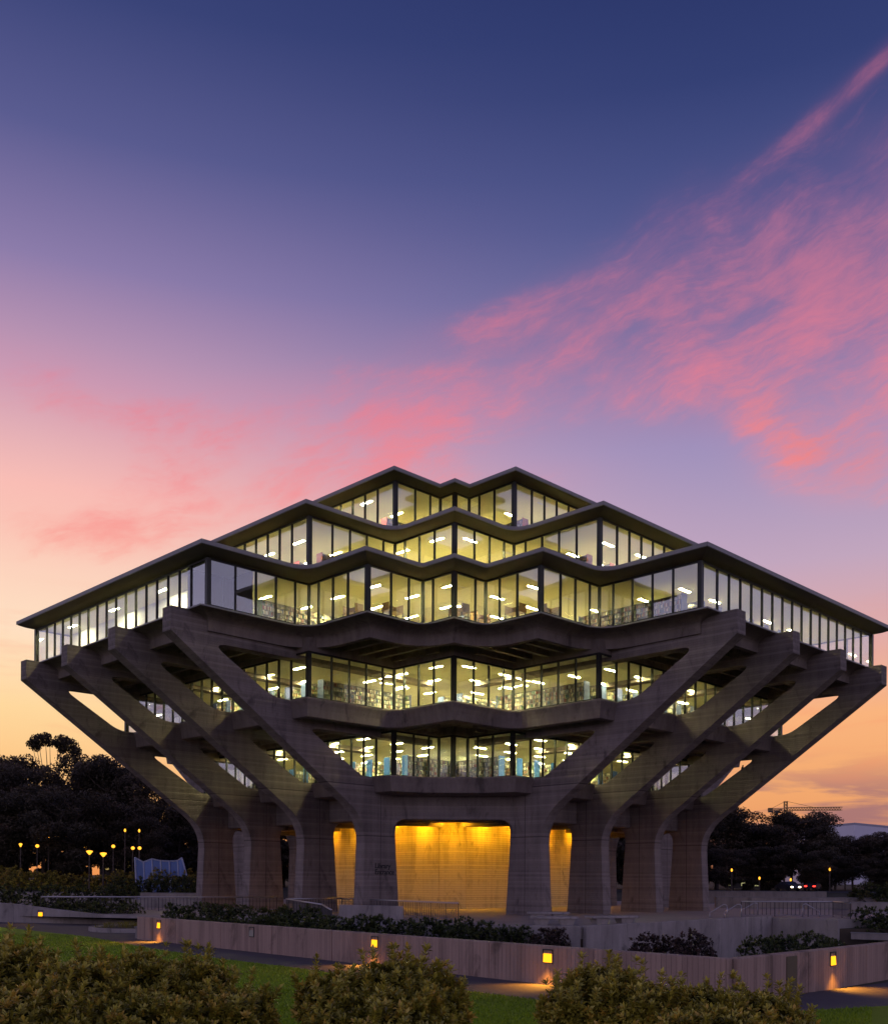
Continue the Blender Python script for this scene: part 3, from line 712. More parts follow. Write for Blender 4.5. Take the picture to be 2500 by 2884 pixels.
def lib_to_world(x, y): return (CENT[0]+CR*x-SR*y, CENT[1]+SR*x+CR*y)
def bookcase(x, y, rz, lev, L, colr, label, group):
    X, Y = lib_to_world(x, y)
    r_ = empty('bookcase', (X, Y, FLOOR[lev]+.032), rz-math.pi/4); tag(r_, label, 'bookcase', group); r_.scale = (1, 1, .88)
    link('shelves', bk[L][0], r_); tag(link('book_rows', bk[L][1], r_), kind='stuff')
    link('end_panel', ends[colr], r_, (0, 0, 0)); link('end_panel', ends[colr], r_, (0, L, 0))
ORD = {4: 'lowest', 5: 'second', 6: 'widest', 7: 'set-back upper', 8: 'topmost'}
NTH = 'first second third fourth fifth sixth seventh eighth ninth tenth eleventh'.split()
for lev, bo, L, colr, aset in ((4, 14.2, 6.0, 'blue', [9.2-2*k_ for k_ in range(9)]), (5, 22.0, 8.0, 'slate', [9.3-1.9*k_ for k_ in range(10)]),
                               (6, 29.6, 8.0, 'slate', [9.4-2.1*k_ for k_ in range(8)]), (7, 22.4, 4.5, 'red', [9.6-2.6*k_ for k_ in range(4)]), (8, 16.0, 4.5, 'red', [8.8-2.8*k_ for k_ in range(3)])):
    for wing in (0, 1):
        for k_, a_ in enumerate(aset):
            lab = '%s-ended bookcase, %s from the corner post, %s storey, wing facing the %s' % (colr, NTH[k_], ORD[lev], ('grove', 'road')[wing])
            grp = 'bookcases on the %s storey' % ORD[lev]
            if wing == 0: bookcase(a_, -bo+(2.6 if lev == 6 else 0), 0., lev, L, colr, lab, grp)            # runs from the glass inwards
            else: bookcase(bo, -a_, math.pi/2, lev, L, colr, lab, grp)
# two rows of shelving across the front corner of the widest storey and below
for lev, c in ((6, 16.4), (5, 13.0)):
    for wing in (0, 1):
        for k_ in range(2):
            lab = '%s bookcase set across the front corner of the library\'s %s storey' % (('outer', 'inner')[k_], ORD[lev])
            a_, b_ = c-1.9*k_, c-1.2
            if wing == 0: bookcase(a_-.4, -b_-.2, 0., lev, 4.5, 'slate' if lev > 4 else 'blue', lab, 'front-corner bookcases on the %s storey' % ORD[lev])
# reading carrels by the front-corner glass of the widest storey
tb = MB(); tb.box(-.6,.6,-.35,.35,.70,.74)
pn = MB(); pn.box(-.6,.6,.33,.36,.74,1.25).box(-.6,-.57,-.3,.33,.74,1.25).box(.57,.6,-.3,.33,.74,1.25)
lg = MB(); lg.box(-.03,.03,-.03,.03,0,.70)
tbm, pnm, lgm = tb.mesh('table_top', WOOD), pn.mesh('screen', WOOD), lg.mesh('leg', DARKST)
for k_, (x, y, rz) in enumerate(((14.6,-23.6,0), (16.6,-22.0,R(90)), (19.4,-19.0,0), (19.2,-16.8,R(90)), (23.4,-15.0,R(90)), (22.0,-16.6,0))):
    X, Y = lib_to_world(x, y); r_ = empty('reading_carrel', (X, Y, FLOOR[6]+.032), rz-math.pi/4)
    tag(r_, 'brown screened reading desk by the front glass of the widest storey', 'desk', 'reading desks on the widest storey')
    link('table_top', tbm, r_); link('screen', pnm, r_)
    for sx in (-.55,.55):
        for sy in (-.3,.3): link('leg', lgm, r_, (sx, sy, 0))

# ================================================================ VEGETATION
def unit(v): return v/np.linalg.norm(v, axis=1, keepdims=True)
def rosettes(P, D, rg, nl=11, L=.065, wid=.30, col=None):
    """leaf whorls at P along D: returns verts, quads, per-vertex tone"""
    n = len(P); D = unit(D); ref = np.tile((0.,0.,1.),(n,1)); ref[np.abs(D[:,2])>.9] = (1.,0.,0.)
    T1 = unit(np.cross(D, ref)); T2 = np.cross(D, T1)
    k_ = np.arange(nl); phi = k_*2.4+rg.uniform(0,6.28,(n,1)); th = np.radians(20+62*(k_/nl))+rg.normal(0,.16,(n,nl))
    ct, st = np.cos(th)[...,None], np.sin(th)[...,None]; cp, sp = np.cos(phi)[...,None], np.sin(phi)[...,None]
    rad = cp*T1[:,None]+sp*T2[:,None]; d = ct*D[:,None]+st*rad; side = -sp*T1[:,None]+cp*T2[:,None]
    up = ct*(-rad)+st*D[:,None]
    ln = (L*rg.uniform(.65,1.2,(n,nl)))[...,None]; base = P[:,None]-D[:,None]*(.02*(k_/nl))[None,:,None]
    v0 = base; v1 = base+d*ln*.62+side*ln*wid*.5+up*ln*.05; v2 = base+d*ln-up*ln*.10; v3 = base+d*ln*.62-side*ln*wid*.5+up*ln*.05
    V = np.stack([v0,v1,v2,v3],2).reshape(-1,3); F = np.arange(n*nl*4).reshape(-1,4)
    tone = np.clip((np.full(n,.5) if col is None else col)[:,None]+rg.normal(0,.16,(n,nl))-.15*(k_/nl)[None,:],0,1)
    return V, F, np.repeat(tone.ravel(), 4)
def ell_points(rg, n, c, r, lo=-1., rmin=.86, rmax=1.03):
    d = unit(rg.normal(size=(n*4+40,3))); d = d[d[:,2] > lo][:n]
    rr = rg.uniform(rmin, rmax, (len(d),1)); return np.array(c)+d*np.array(r)*rr, d
def shrub_mesh(name, lobes, per, seed, m, L=.065, nl=11, spurs=10, wid=.30):
    rg = np.random.default_rng(seed); PP = []; DD = []; TT = []
    for c, r in lobes:
        n = int(per*(r[0]*r[1]+r[0]*r[2]))
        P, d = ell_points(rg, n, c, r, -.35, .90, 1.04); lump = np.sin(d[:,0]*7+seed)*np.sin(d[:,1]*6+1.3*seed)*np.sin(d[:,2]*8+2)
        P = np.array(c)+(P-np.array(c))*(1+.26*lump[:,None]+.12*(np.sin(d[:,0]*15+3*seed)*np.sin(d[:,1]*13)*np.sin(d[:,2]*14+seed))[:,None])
        PP.append(P); DD.append(d*np.array((1,1,.8))+(0,0,.55)+rg.normal(0,.25,d.shape)); TT.append(.66+.36*lump+rg.normal(0,.2,len(d)))  # tone follows the lumps: shade of the hollows put into the leaf colour
        P, d = ell_points(rg, n//2, c, r, -.5, .62, .9); PP.append(P); DD.append(d+(0,0,.6)+rg.normal(0,.3,d.shape)); TT.append(np.full(len(d), .16)+rg.normal(0,.08,len(d)))  # inner leaves toned dark, interior shade put into their colour
        # upright young shoots that break the outline
        for _ in range(spurs):
            q, dd = ell_points(rg, 1, c, r, .25, 1, 1); ax = unit(dd*.6+(0,0,1)+rg.normal(0,.2,(1,3)))
            for s_ in np.linspace(.01, rg.uniform(.06,.24), rg.integers(3,6)):
                PP.append(q+ax*s_); DD.append(ax); TT.append(np.array([.75]))
    V, F, T = rosettes(np.concatenate(PP), np.concatenate(DD), rg, nl, L, wid, np.concatenate(TT)); return npmesh(name, V, F, m, T)
def stems_mesh(name, base, lobes, r=.018, seed=1):
    rg = random.Random(seed); mb = MB()
    for c, rr in lobes:
        for _ in range(9):
            tip = Vector((c[0]+rg.uniform(-.7,.7)*rr[0], c[1]+rg.uniform(-.7,.7)*rr[1], c[2]+rg.uniform(-.1,.6)*rr[2]))
            b0 = Vector((c[0]*.6+base[0]*.4+rg.uniform(-.1,.1), c[1]*.6+base[1]*.4+rg.uniform(-.1,.1), base[2]))
            mid = (b0+tip)/2+Vector((rg.uniform(-.1,.1),rg.uniform(-.1,.1),.1)); mb.tube(b0, mid, r*1.5, r, 5); mb.tube(mid, tip, r, r*.4, 5)
    return mb.mesh(name, BARK)
def shrub(name, lobes, per, seed, m, label, group, base_z, **kw):
    cx = sum(c[0] for c, _ in lobes)/len(lobes); cyy = sum(c[1] for c, _ in lobes)/len(lobes)
    o = empty(name, (cx, cyy, base_z)); tag(o, label, 'shrub', group)
    lb = [((c[0]-cx, c[1]-cyy, c[2]-base_z), r) for c, r in lobes]
    link('foliage', shrub_mesh('foliage', lb, per, seed, m, **kw), o)
    link('stem', stems_mesh('stem', (0,0,-.05), lb, .012, seed), o); return o
def plobe(pxx, ytop, rx_px, Y, fz=.8, fy=1.0):
    """lobe whose top shows at (pxx, ytop) and is rx_px wide either side, at depth Y"""
    t_ = px(pxx, ytop, Y=Y); rx = rx_px/2812.8*Y; rz = rx*fz; return ((t_.x, t_.y, t_.z-rz), (rx, rx*fy, rz))
# near shrubs in front of the lawn
near = [([plobe(20,2682,180,9.0,.95),plobe(215,2722,140,8.6,.95),plobe(90,2800,200,8.0)], 'mounded olive-green shrub with a broad leafy top at the lawn edge, its crown the tallest'),
        ([plobe(390,2708,170,9.3,.95),plobe(545,2716,115,9.3,1.1),plobe(662,2798,112,9.0),plobe(420,2815,200,8.4)], 'wide olive-green shrub sloping down towards the gap in the lawn, one tall sprig on top'),
        ([plobe(1115,2722,160,9.5,1.0),plobe(945,2755,105,9.2),plobe(1215,2775,100,9.3),plobe(1070,2810,205,8.7)], 'dome-shaped olive-green shrub standing alone between two patches of lawn'),
        ([plobe(1690,2742,135,9.5,1.1),plobe(1605,2800,75,9.2),plobe(1800,2785,120,9.2)], 'olive-green shrub with two upright sprigs in front of the retaining wall corner'),
        ([plobe(1960,2795,140,9.4,1.0),plobe(2140,2808,125,9.3,.9),plobe(2010,2850,215,8.8)], 'low spreading olive-green shrub below the dark pilaster')]
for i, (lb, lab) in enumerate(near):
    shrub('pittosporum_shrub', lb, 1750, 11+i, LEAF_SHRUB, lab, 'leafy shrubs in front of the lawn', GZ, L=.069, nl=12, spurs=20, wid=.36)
# hedges and shrubs beyond the wall
def flobes(x0, x1, Y, ztop, depth, rz, n, rg, jz=.12):
    return [((x0+(x1-x0)*(i+.5)/n+rg.uniform(-.1,.1), Y+rg.uniform(-.3,.3)*depth, ztop-rz+rg.uniform(-jz,jz)), ((x1-x0)/n*.72, depth, rz)) for i in range(n)]
rg_ = random.Random(5)
def hedge(name, x0, x1, Y, ztop, depth, rz, n, m, label, base, per=55, L=.16, seed=3, group=None, jz=.12):
    return shrub(name, flobes(x0,x1,Y,ztop,depth,rz,n,rg_,jz), per, seed, m, label, group, base, L=L, nl=7, spurs=3, wid=.5)
hedge('hedge', -6.4, .6, 49.6, .48, .9, 1.0, 6, LEAF_HEDGE, 'long dark hedge spilling along the plaza edge below the amber-lit railing', PIT, 120, .15, 21)
hedge('hedge', .2, 2.2, 50.3, .40, .7, 1.2, 2, LEAF_HEDGE, 'dark end clump of the hedge beside the hanging vine', PIT, 120, .15, 22)
hedge('hanging_vine', 2.2, 3.9, 51.0, .16, .42, 1.0, 3, LEAF_HEDGE, 'green vine hanging over the pale court wall', PIT, 160, .13, 23)
hedge('russet_shrub', 4.0, 5.7, 49.2, -.06, .8, .9, 2, LEAF_RED, 'small russet shrub in front of the pale court wall near its corner', PIT, 150, .15, 24)
hedge('russet_shrub', 8.2, 11.6, 45.0, .02, 1.2, 1.2, 3, LEAF_RED, 'large russet-brown shrub in front of the long court wall', PIT, 130, .15, 25, jz=.25)
hedge('court_shrub', 13.4, 18.0, 45.0, -.02, 1.3, 1.0, 4, LEAF_HEDGE, 'dark green spreading shrub below the shaded court wall', PIT, 110, .15, 26, jz=.25)
hedge('court_shrub', 26.8, 33.5, 66.5, .75, 1.8, 1.8, 4, LEAF_HEDGE, 'big dark bush at the foot of the ramp wall', PIT, 60, .2, 27)
hedge('court_shrub', 37.5, 47, 92, 2.3, 2.5, 1.6, 4, LEAF_HEDGE, 'tall dark bush behind the low capped wall', -.1, 40, .25, 28)
hedge('hedge', -15.6, -11.0, 55.0, 1.0, 1.0, 1.0, 4, LEAF_HEDGE, 'dark clipped hedge behind the long retaining wall under the plain railing', -.14, 90, .16, 29)
hedge('hedge', -10.6, -7.0, 53.0, .85, .9, .9, 3, LEAF_HEDGE, 'rounded dark hedge next to the sloping stair rail', -.14, 100, .16, 30)
hedge('hedge', -13, -6.0, 47.0, .55, .7, .7, 6, LEAF_HEDGE, 'low hedge strip right behind the coping of the long retaining wall', -.14, 100, .15, 31)
hedge('hedge', -44, -25.0, 75.5, 1.75, 1.3, 1.4, 9, LEAF_HEDGE, 'tall dark hedge above the swept wall', -.14, 45, .2, 32)
hedge('hedge', -28.6, -21.5, 68.4, .62, .8, .7, 6, LEAF_HEDGE, 'low leafy ground hedge along the sloping top of the swept wall', -.14, 70, .17, 33)
for i in range(7):
    X = -60+i*5.6
    hedge('olive_bush', X-3.0, X+3.0, 118+2*math.sin(i*2.1), 3.15+.3*math.sin(i*1.7), 1.6, 1.5, 3, LEAF_YEL, 'rounded yellow-olive bush in the row by the lamp posts', gz(0,118)-.1, 30, .28, 40+i, 'olive bushes by the lamp posts', .2)
for i in range(4):
    X = -35+i*4.2
    hedge('olive_bush', X-2.2, X+2.2, 108+1.0*math.sin(i*2.1), 2.35+.25*math.sin(i*1.7), 1.4, 1.4, 3, LEAF_HEDGE, 'dark green bush in front of the blue skylight', -.6, 36, .25, 50+i, 'bushes in front of the skylight', .2)
# tufts in the path planter
rgp = np.random.default_rng(9); n = 90
P = np.stack([rgp.uniform(-20.0,-15.4,n), rgp.uniform(56.0,60.3,n), np.full(n, GZ+.1)],1)
V, F, T = rosettes(P, np.tile((0,0,1.),(n,1))+rgp.normal(0,.1,(n,3)), rgp, 12, .42, .09); 
tf = link('planter_tufts', npmesh('tufts', V, F, LEAF_YEL, T), kr); tf['kind'] = 'stuff'
# grass of the lawn where it shows
n = 110000; Yg = 20+np.sqrt(rgp.random(n))*0+rgp.random(n)**1.6*32; u = rgp.uniform(-.47,.42,n); Xg = u*Yg
ex = np.array([p[0] for p in lawn_edge]); ey = np.array([p[1] for p in lawn_edge])
keep = Yg < np.interp(Xg, ex, ey)-.05; keep |= False; Xg, Yg = Xg[keep], Yg[keep]; n = len(Xg)
ang = rgp.uniform(0,6.28,n); wv = .012+.006*Yg/20; h = rgp.uniform(.03,.075,n); lx, ly = rgp.normal(0,.02,n), rgp.normal(0,.02,n)
V = np.empty((n,3,3)); V[:,0] = np.stack([Xg-np.cos(ang)*wv, Yg-np.sin(ang)*wv, np.full(n,GZ+.01)],1); V[:,1] = np.stack([Xg+np.cos(ang)*wv, Yg+np.sin(ang)*wv, np.full(n,GZ+.01)],1)
V[:,2] = np.stack([Xg+lx, Yg+ly, GZ+.012+h],1); tn = np.clip(.5+.25*np.sin(Xg*.9)*np.sin(Yg*.7)+rgp.normal(0,.2,n),0,1)
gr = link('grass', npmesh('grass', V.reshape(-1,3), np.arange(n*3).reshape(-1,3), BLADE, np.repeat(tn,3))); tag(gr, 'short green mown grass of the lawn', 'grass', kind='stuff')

# ---------------------------------------------------------------- trees
def tree_proto(seed, nblob, leafn, size, spread=.26, low=.28, flat=.8):
    rg = np.random.default_rng(seed); rr = random.Random(seed); B = []; mb = MB()
    top = Vector((rr.uniform(-.03,.03), rr.uniform(-.03,.03), .72)); k1 = Vector((rr.uniform(-.02,.02), rr.uniform(-.02,.02), .3))
    mb.tube((0,0,-.01), k1, .016, .012, 7); mb.tube(k1, top, .012, .006, 6)
    for i in range(nblob):
        z = low+(1-low)*(i+.5)/nblob*.96; rad = spread*math.sqrt(max(.05, 1-((z-.62)/.5)**2))*rr.uniform(.25,1); th = rr.uniform(0,6.28)
        c = Vector((rad*math.cos(th), rad*math.sin(th), z)); br = rr.uniform(.07,.125)
        c.z = min(c.z, 1-br*flat); B.append((c, br)); s0 = k1.lerp(top, min(1, max(0, (z-.38)/.5)))
        mid = s0.lerp(c, .5)+Vector((0,0,-.02)); mb.tube(s0, mid, .006, .004, 5); mb.tube(mid, c, .004, .0015, 5)
    V = []; T = []
    for c, br in B:
        m_ = int(leafn*(br/.1)**2); d = unit(rg.normal(size=(m_,3))); rad = br*rg.uniform(.25,1.05,(m_,1))**.6
        p = np.array(c)+d*rad*np.array((1,1,flat)); s1 = unit(rg.normal(size=(m_,3))); s2 = unit(np.cross(s1, rg.normal(size=(m_,3))))
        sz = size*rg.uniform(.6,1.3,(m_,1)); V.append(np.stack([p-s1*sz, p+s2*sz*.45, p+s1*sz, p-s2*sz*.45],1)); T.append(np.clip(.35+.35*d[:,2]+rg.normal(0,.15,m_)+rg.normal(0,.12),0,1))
    V = np.concatenate(V).reshape(-1,3); T = np.repeat(np.concatenate(T),4)
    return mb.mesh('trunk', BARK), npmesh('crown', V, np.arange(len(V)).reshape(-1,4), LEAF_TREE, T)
protos = [tree_proto(100+i, nb, 420, .0125, sp_, lo_) for i, (nb, sp_, lo_) in enumerate(((34,.26,.26),(30,.22,.32),(38,.30,.22),(26,.2,.35),(42,.34,.16)))]
def tall_proto():
    mb = MB(); rg = np.random.default_rng(77); V = []; T = []
    k1 = Vector((0,0,.55)); mb.tube((0,0,-.01), k1, .012, .008, 7)
    for c, br in ((Vector((-.095,0,.93)),.055),(Vector((-.06,.02,.955)),.04),(Vector((-.03,.02,.92)),.035),(Vector((.055,0,.925)),.055),(Vector((.10,.01,.90)),.06),(Vector((.14,.01,.865)),.04),(Vector((-.135,0,.905)),.038),(Vector((-.11,.01,.885)),.03),(Vector((.06,.0,.87)),.03),(Vector((.02,.03,.90)),.022),(Vector((.02,0,.62)),.09),(Vector((-.08,0,.56)),.09),(Vector((.1,.0,.55)),.1)):
        mid = k1.lerp(c, .5)+Vector((c.x*.15,0,-.02)); mb.tube(k1, mid, .005, .003, 5); mb.tube(mid, c, .003, .001, 5)
        m_ = int(900*(br/.06)**2); d = unit(rg.normal(size=(m_,3))); p = np.array(c)+d*br*rg.uniform(.2,1.05,(m_,1))**.6*np.array((1,1,.8))
        s1 = unit(rg.normal(size=(m_,3))); s2 = unit(np.cross(s1, rg.normal(size=(m_,3)))); sz = .008*rg.uniform(.6,1.3,(m_,1))
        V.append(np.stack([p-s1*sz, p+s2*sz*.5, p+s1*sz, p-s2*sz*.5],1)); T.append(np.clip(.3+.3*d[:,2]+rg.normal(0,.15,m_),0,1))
    V = np.concatenate(V).reshape(-1,3); return mb.mesh('trunk', BARK), npmesh('crown', V, np.arange(len(V)).reshape(-1,4), LEAF_TREE, np.repeat(np.concatenate(T),4))
tall = tall_proto()
def tree(name, pxx, ytop, Y, k_, label, group=None, wide=1.0, proto=None):
    p = px(pxx, ytop, Y=Y); b0 = gz(0, Y); H = p.z-b0; pr = proto or protos[k_ % len(protos)]
    o = empty(name, (p.x, Y, b0)); tag(o, label, 'tree', group); rz = random.uniform(0, 6.28) if proto is None else 0
    s3 = (H*wide, H*wide, H)
    link('trunk', pr[0], o, (0,0,0), rz, s3); link('crown', pr[1], o, (0,0,0), rz, s3); return o
GL = 'eucalyptus grove beyond the lamp posts'
tree('eucalyptus_tree', 150, 2056, 176, 0, 'tall thin eucalyptus with a double rounded crown rising above the grove', None, 1.0, tall)
for i, (xx, yy, Y) in enumerate(((-45,2140,165),(-5,2128,172),(42,2155,160),(78,2128,180),(215,2158,166),(258,2122,178),(296,2126,164),(345,2150,170),(398,2180,162),(448,2225,168),(505,2270,160),(556,2300,165),
                                 (20,2215,146),(120,2205,148),(205,2225,144),(315,2255,147),(415,2300,145),(-40,2240,143))):
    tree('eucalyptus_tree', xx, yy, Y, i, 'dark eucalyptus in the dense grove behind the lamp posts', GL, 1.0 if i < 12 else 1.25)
for i, (xx, yy, Y) in enumerate(((640,2335,170),(720,2330,176),(800,2335,168),(900,2330,172),(1590,2330,172),(1680,2335,168),(1760,2330,176),(1850,2335,170),(1930,2320,174))):
    tree('eucalyptus_tree', xx, yy, Y, i+2, 'dark tree showing between the library columns', 'trees behind the library', 1.5)
for i, (xx, yy, Y) in enumerate(((2018,2250,168),(2062,2306,172),(2108,2318,176),(2146,2284,180),(2185,2322,170),(2228,2304,178),(2268,2284,174),(2298,2326,168),(2352,2352,176),(2402,2362,180),(2452,2352,174),(2500,2344,178),(2545,2360,172),
                                 (2050,2390,150),(2120,2385,154),(2205,2380,152),(2290,2395,150),(2380,2410,155),(2470,2415,152))):
    tree('eucalyptus_tree', xx, yy, Y, i+1, 'dark tree in the wood along the road below the crane', 'trees along the road', 1.5 if i < 13 else 1.7)

bush_p = tree_proto(300, 40, 420, .022, .42, .02, .8)
for i in range(42):
    X = -80+(i % 24)*6.9+3*math.sin(i*1.9)+(0 if i < 24 else 3.4); Y = (156 if i < 24 else 171)+5*math.sin(i*2.3); H = (7.0 if abs(X) > 42 else 11.5)+1.8*math.sin(i*1.3)
    o = empty('understory_bush', (X, Y, gz(0,Y)-.1)); tag(o, 'dark bush filling the ground between the tree trunks', 'bush', 'understory bushes below the trees')
    link('stem', bush_p[0], o, (0,0,0), i*1.1, (H*1.3,H,H)); link('crown', bush_p[1], o, (0,0,0), i*1.1, (H*1.3,H,H))
# ================================================================ RAILINGS, BENCHES, WALLS ON THE PLAZA
bal = {}
def railing(name, pts_, h, label, sp_=.22, base=0., r_top=.05, cat='railing'):
    """pts_: plan points with optional z; top rail, bottom rail and every baluster are parts"""
    root = empty(name, (pts_[0][0], pts_[0][1], base)); tag(root, label, cat); o0 = Vector((pts_[0][0], pts_[0][1], 0))
    tr_, br_ = MB(), MB()
    for (p, q) in zip(pts_[:-1], pts_[1:]):
        P0 = Vector((p[0],p[1],p[2] if len(p) > 2 else 0))-o0; P1 = Vector((q[0],q[1],q[2] if len(q) > 2 else 0))-o0
        tr_.tube(P0+Vector((0,0,h)), P1+Vector((0,0,h)), r_top, r_top, 10); br_.tube(P0+Vector((0,0,.10)), P1+Vector((0,0,.10)), .025, .025, 6)
        L = (P1-P0).length; n_ = max(1, int(L/sp_))
        for i in range(n_+1):
            c = P0.lerp(P1, i/n_); post = i in (0, n_) or i % 8 == 0
            k_ = (post, round(h, 2))
            if k_ not in bal:
                mb = MB(); mb.tube((0,0,0 if post else .10), (0,0,h), .03 if post else .018, None, 6); bal[k_] = mb.mesh('baluster', DARKST)
            link('post' if post else 'baluster', bal[k_], root, c)
    link('top_rail', tr_.mesh('top_rail', STEEL, True), root); link('bottom_rail', br_.mesh('bottom_rail', STEEL), root); return root
railing('railing', [(-29.5,71.6),(-13.4,76.2)], 1.05, 'plain steel railing with thin bars above the retaining bank', .25)
railing('railing', [(-11.4,69.5),(-8.0,72.4),(.35,59.3)], 1.05, 'amber-lit steel railing around the stairwell by the entrance', .22)
railing('railing', [(-11.5,69.2,0),(-7.9,60.5,-.15),(-6.6,54.6,-.3)], 1.05, 'sloping stair railing with a bright top rail beside the rounded hedge', .24)
railing('railing', [(20.3,70.2),(26.9,70.6),(26.3,66.0)], 1.05, 'steel railing at the head of the ramp above the shaded court wall', .30)
railing('railing', [(-48,96),(-36,97)], 1.0, 'distant railing on the far terrace under the grove', .4)
sw_ = MB(); sw_.obox((-7.0,62.4), (-3.0,59.6), .3, 0, .85); link_o = bevel(link('parapet', sw_.mesh('parapet', CONG)), .02); tag(link_o, 'low concrete parapet inside the stairwell railing', 'parapet')
def handrail(x, y, dxy, label):
    d = Vector(dxy).normalized(); mb = MB(); pts_ = [Vector((0,0,0)), Vector((0,0,.82)), Vector((d.x*.12,d.y*.12,.9)), Vector((d.x*.3,d.y*.3,.9)), Vector((d.x*1.3,d.y*1.3,.35)), Vector((d.x*1.3,d.y*1.3,0))]
    for p, q in zip(pts_[:-1], pts_[1:]): mb.tube(p, q, .035, None, 8)
    return tag(link('handrail', mb.mesh('handrail', STEEL, True), None, (x, y, 0)), label, 'handrail', 'bent tube handrails at the plaza steps')
for x, y, dd in ((18.3,66.6,(-1,-.3)),(19.6,67.8,(-1,-.3)),(24.4,69.6,(1,.2)),(22.0,72.0,(-1,-.2))):
    handrail(x, y, dd, 'bent steel tube handrail at the plaza steps by the ramp')
def bench(x, y, rz, label, L=2.6):
    o = empty('bench', (x, y, 0), rz); tag(o, label, 'bench', None)
    mb = MB(); mb.box(-L/2,L/2,-.42,.42,.33,.47); bevel(link('seat', mb.mesh('bench_seat', CONG), o), .03, 2)
    mb = MB(); mb.add([(-.34,-.24,0),(.34,-.24,0),(.34,.24,0),(-.34,.24,0),(-.46,-.34,.328),(.46,-.34,.328),(.46,.34,.328),(-.46,.34,.328)],[(3,2,1,0),(4,5,6,7),(0,1,5,4),(1,2,6,5),(2,3,7,6),(3,0,4,7)]); lm_ = mb.mesh('bench_leg', CONG)
    for s_ in (-1,1): link('leg', lm_, o, (s_*L*.27, 0, 0))
    return o
bench(6.0, 62.6, R(3), 'concrete slab bench beside the foot of the entrance column')
bench(5.55, 54.6, R(-3), 'concrete slab bench on two stub legs close to the plaza edge')
bench(9.0, 56.3, R(28), 'concrete slab bench along the plaza edge above the court wall', 3.2)
def lowwall(p0, p1, h, th, m, label, base=0.):
    mb = MB(); mb.obox(p0, p1, th, base-.05, base+h); o = bevel(link('low_wall', mb.mesh('low_wall', m)), .02)
    o_ = o; mb = MB(); d = (Vector(p1)-Vector(p0)).normalized()*.03; mb.obox(tuple(Vector(p0)-d), tuple(Vector(p1)+d), th+.06, base+h+.002, base+h+.06)
    link('coping', mb.mesh('coping', FASC), o_); return tag(o, label, 'wall')
lowwall((24.6,93.6),(41,91.6), .98, .5, CONG, 'low concrete wall across the plaza beyond the end column')
lowwall((26,113),(41.5,111), 1.35, .5, CONG, 'farther low concrete wall with a pale coping, before the road')
lowwall((33.5,84),(46,82.5), .75, .4, CONG, 'low capped wall running off beside the tall dark bush')
lowwall((25.8,64.6),(36,58.5), .35, .25, CONG, 'knee-high capped wall at the edge of the sunken court', -1.2)
lowwall((-60,92),(-31,91), 1.05, .4, CONG, 'long low terrace wall below the distant railing')
lowwall((-31,99.5),(-22.5,98.5), .95, .4, CONG, 'terrace wall with a pale coping near the skylight')
lowwall((-29,84.5),(-20,84.0), .62, .5, CONG, 'low bench-height wall catching amber light by the end column')

lowwall((-16.55,62.1),(-15.5,49.3), .52, .3, CONG, 'short low return wall behind the path planter', GZ)
# ================================================================ FAR THINGS
# blue skylight of the underground wing
so = empty('skylight', (0,0,0)); tag(so, 'blue faceted glass skylight rising beyond the hedge', 'skylight')
Ys = 114.
ptop = [(380,2416),(404,2429),(428,2420),(452,2425),(477,2426),(500,2425),(512,2417)]; pbot = [(386,2466),(410,2466),(434,2466),(458,2466),(482,2466),(508,2466),(546,2466)]
T_ = [px(x,y,Y=Ys+3.0) for x,y in ptop]; B_ = [px(x,y,Y=Ys) for x,y in pbot]
for b_ in B_: b_.z = gz(0,Ys)+.4
fm = MB()
for i in range(7): fm.tube(B_[i], T_[i], .10, None, 6)
for i in range(6):
    fm.tube(T_[i], T_[i+1], .09, None, 6); fm.tube(B_[i], B_[i+1], .09, None, 6)
    q = [B_[i],B_[i+1],T_[i+1],T_[i]]; nn = (q[1]-q[0]).cross(q[3]-q[0]).normalized()*.03
    pm_ = MB(); pm_.add([*q, *[v_-nn for v_ in q]], [(0,1,2,3),(7,6,5,4),(0,4,5,1),(1,5,6,2),(2,6,7,3),(3,7,4,0)]); link('pane', pm_.mesh('skylight_pane', SKYL), so)
link('frame', fm.mesh('skylight_frame', SKYF), so)
bs = MB(); bs.prism([(B_[0].x-.3,Ys-.4),(B_[6].x+.3,Ys-.4),(B_[6].x+.3,Ys+3.4),(B_[0].x-.3,Ys+3.4)], gz(0,Ys)-.1, gz(0,Ys)+.36); link('base', bs.mesh('skylight_base', CONG), so)
def lamp_post(pxx, yhead, Y, label, group, hd=.30, style='cone'):
    p = px(pxx, yhead, Y=Y); b0 = gz(0, Y); o = empty('lamp_post', (p.x, Y, b0)); tag(o, label, 'street lamp', group); H = p.z-b0
    mb = MB(); mb.tube((0,0,0),(0,0,H-.1),.09,.06,8); link('pole', mb.mesh('pole', BARK), o)
    mb = MB()
    if style == 'cone': mb.lathe([(.05,-.25),(hd,.12),(hd*.95,.2),(.05,.26)], 12)
    else: mb.lathe([(.05,-.2),(hd*.8,-.1),(hd,.05),(hd*.7,.2),(.05,.26)], 12)
    link('lamp_head', mb.mesh('lamp_head', SODIUM), o, (0,0,H)); return o
for xx, yy, Y in ((252,2402,113),(291,2408,110)): lamp_post(xx, yy, Y, 'amber flared lamp on a pole among the olive bushes', 'flared path lamps', .36)
for xx, yy, Y, lab in ((58,2381,132,'slim lamp post glowing amber at the edge of the grove'),(240,2389,150,'flat amber lamp just above the flared lamps')):
    lamp_post(xx, yy, Y, lab, None, .22)
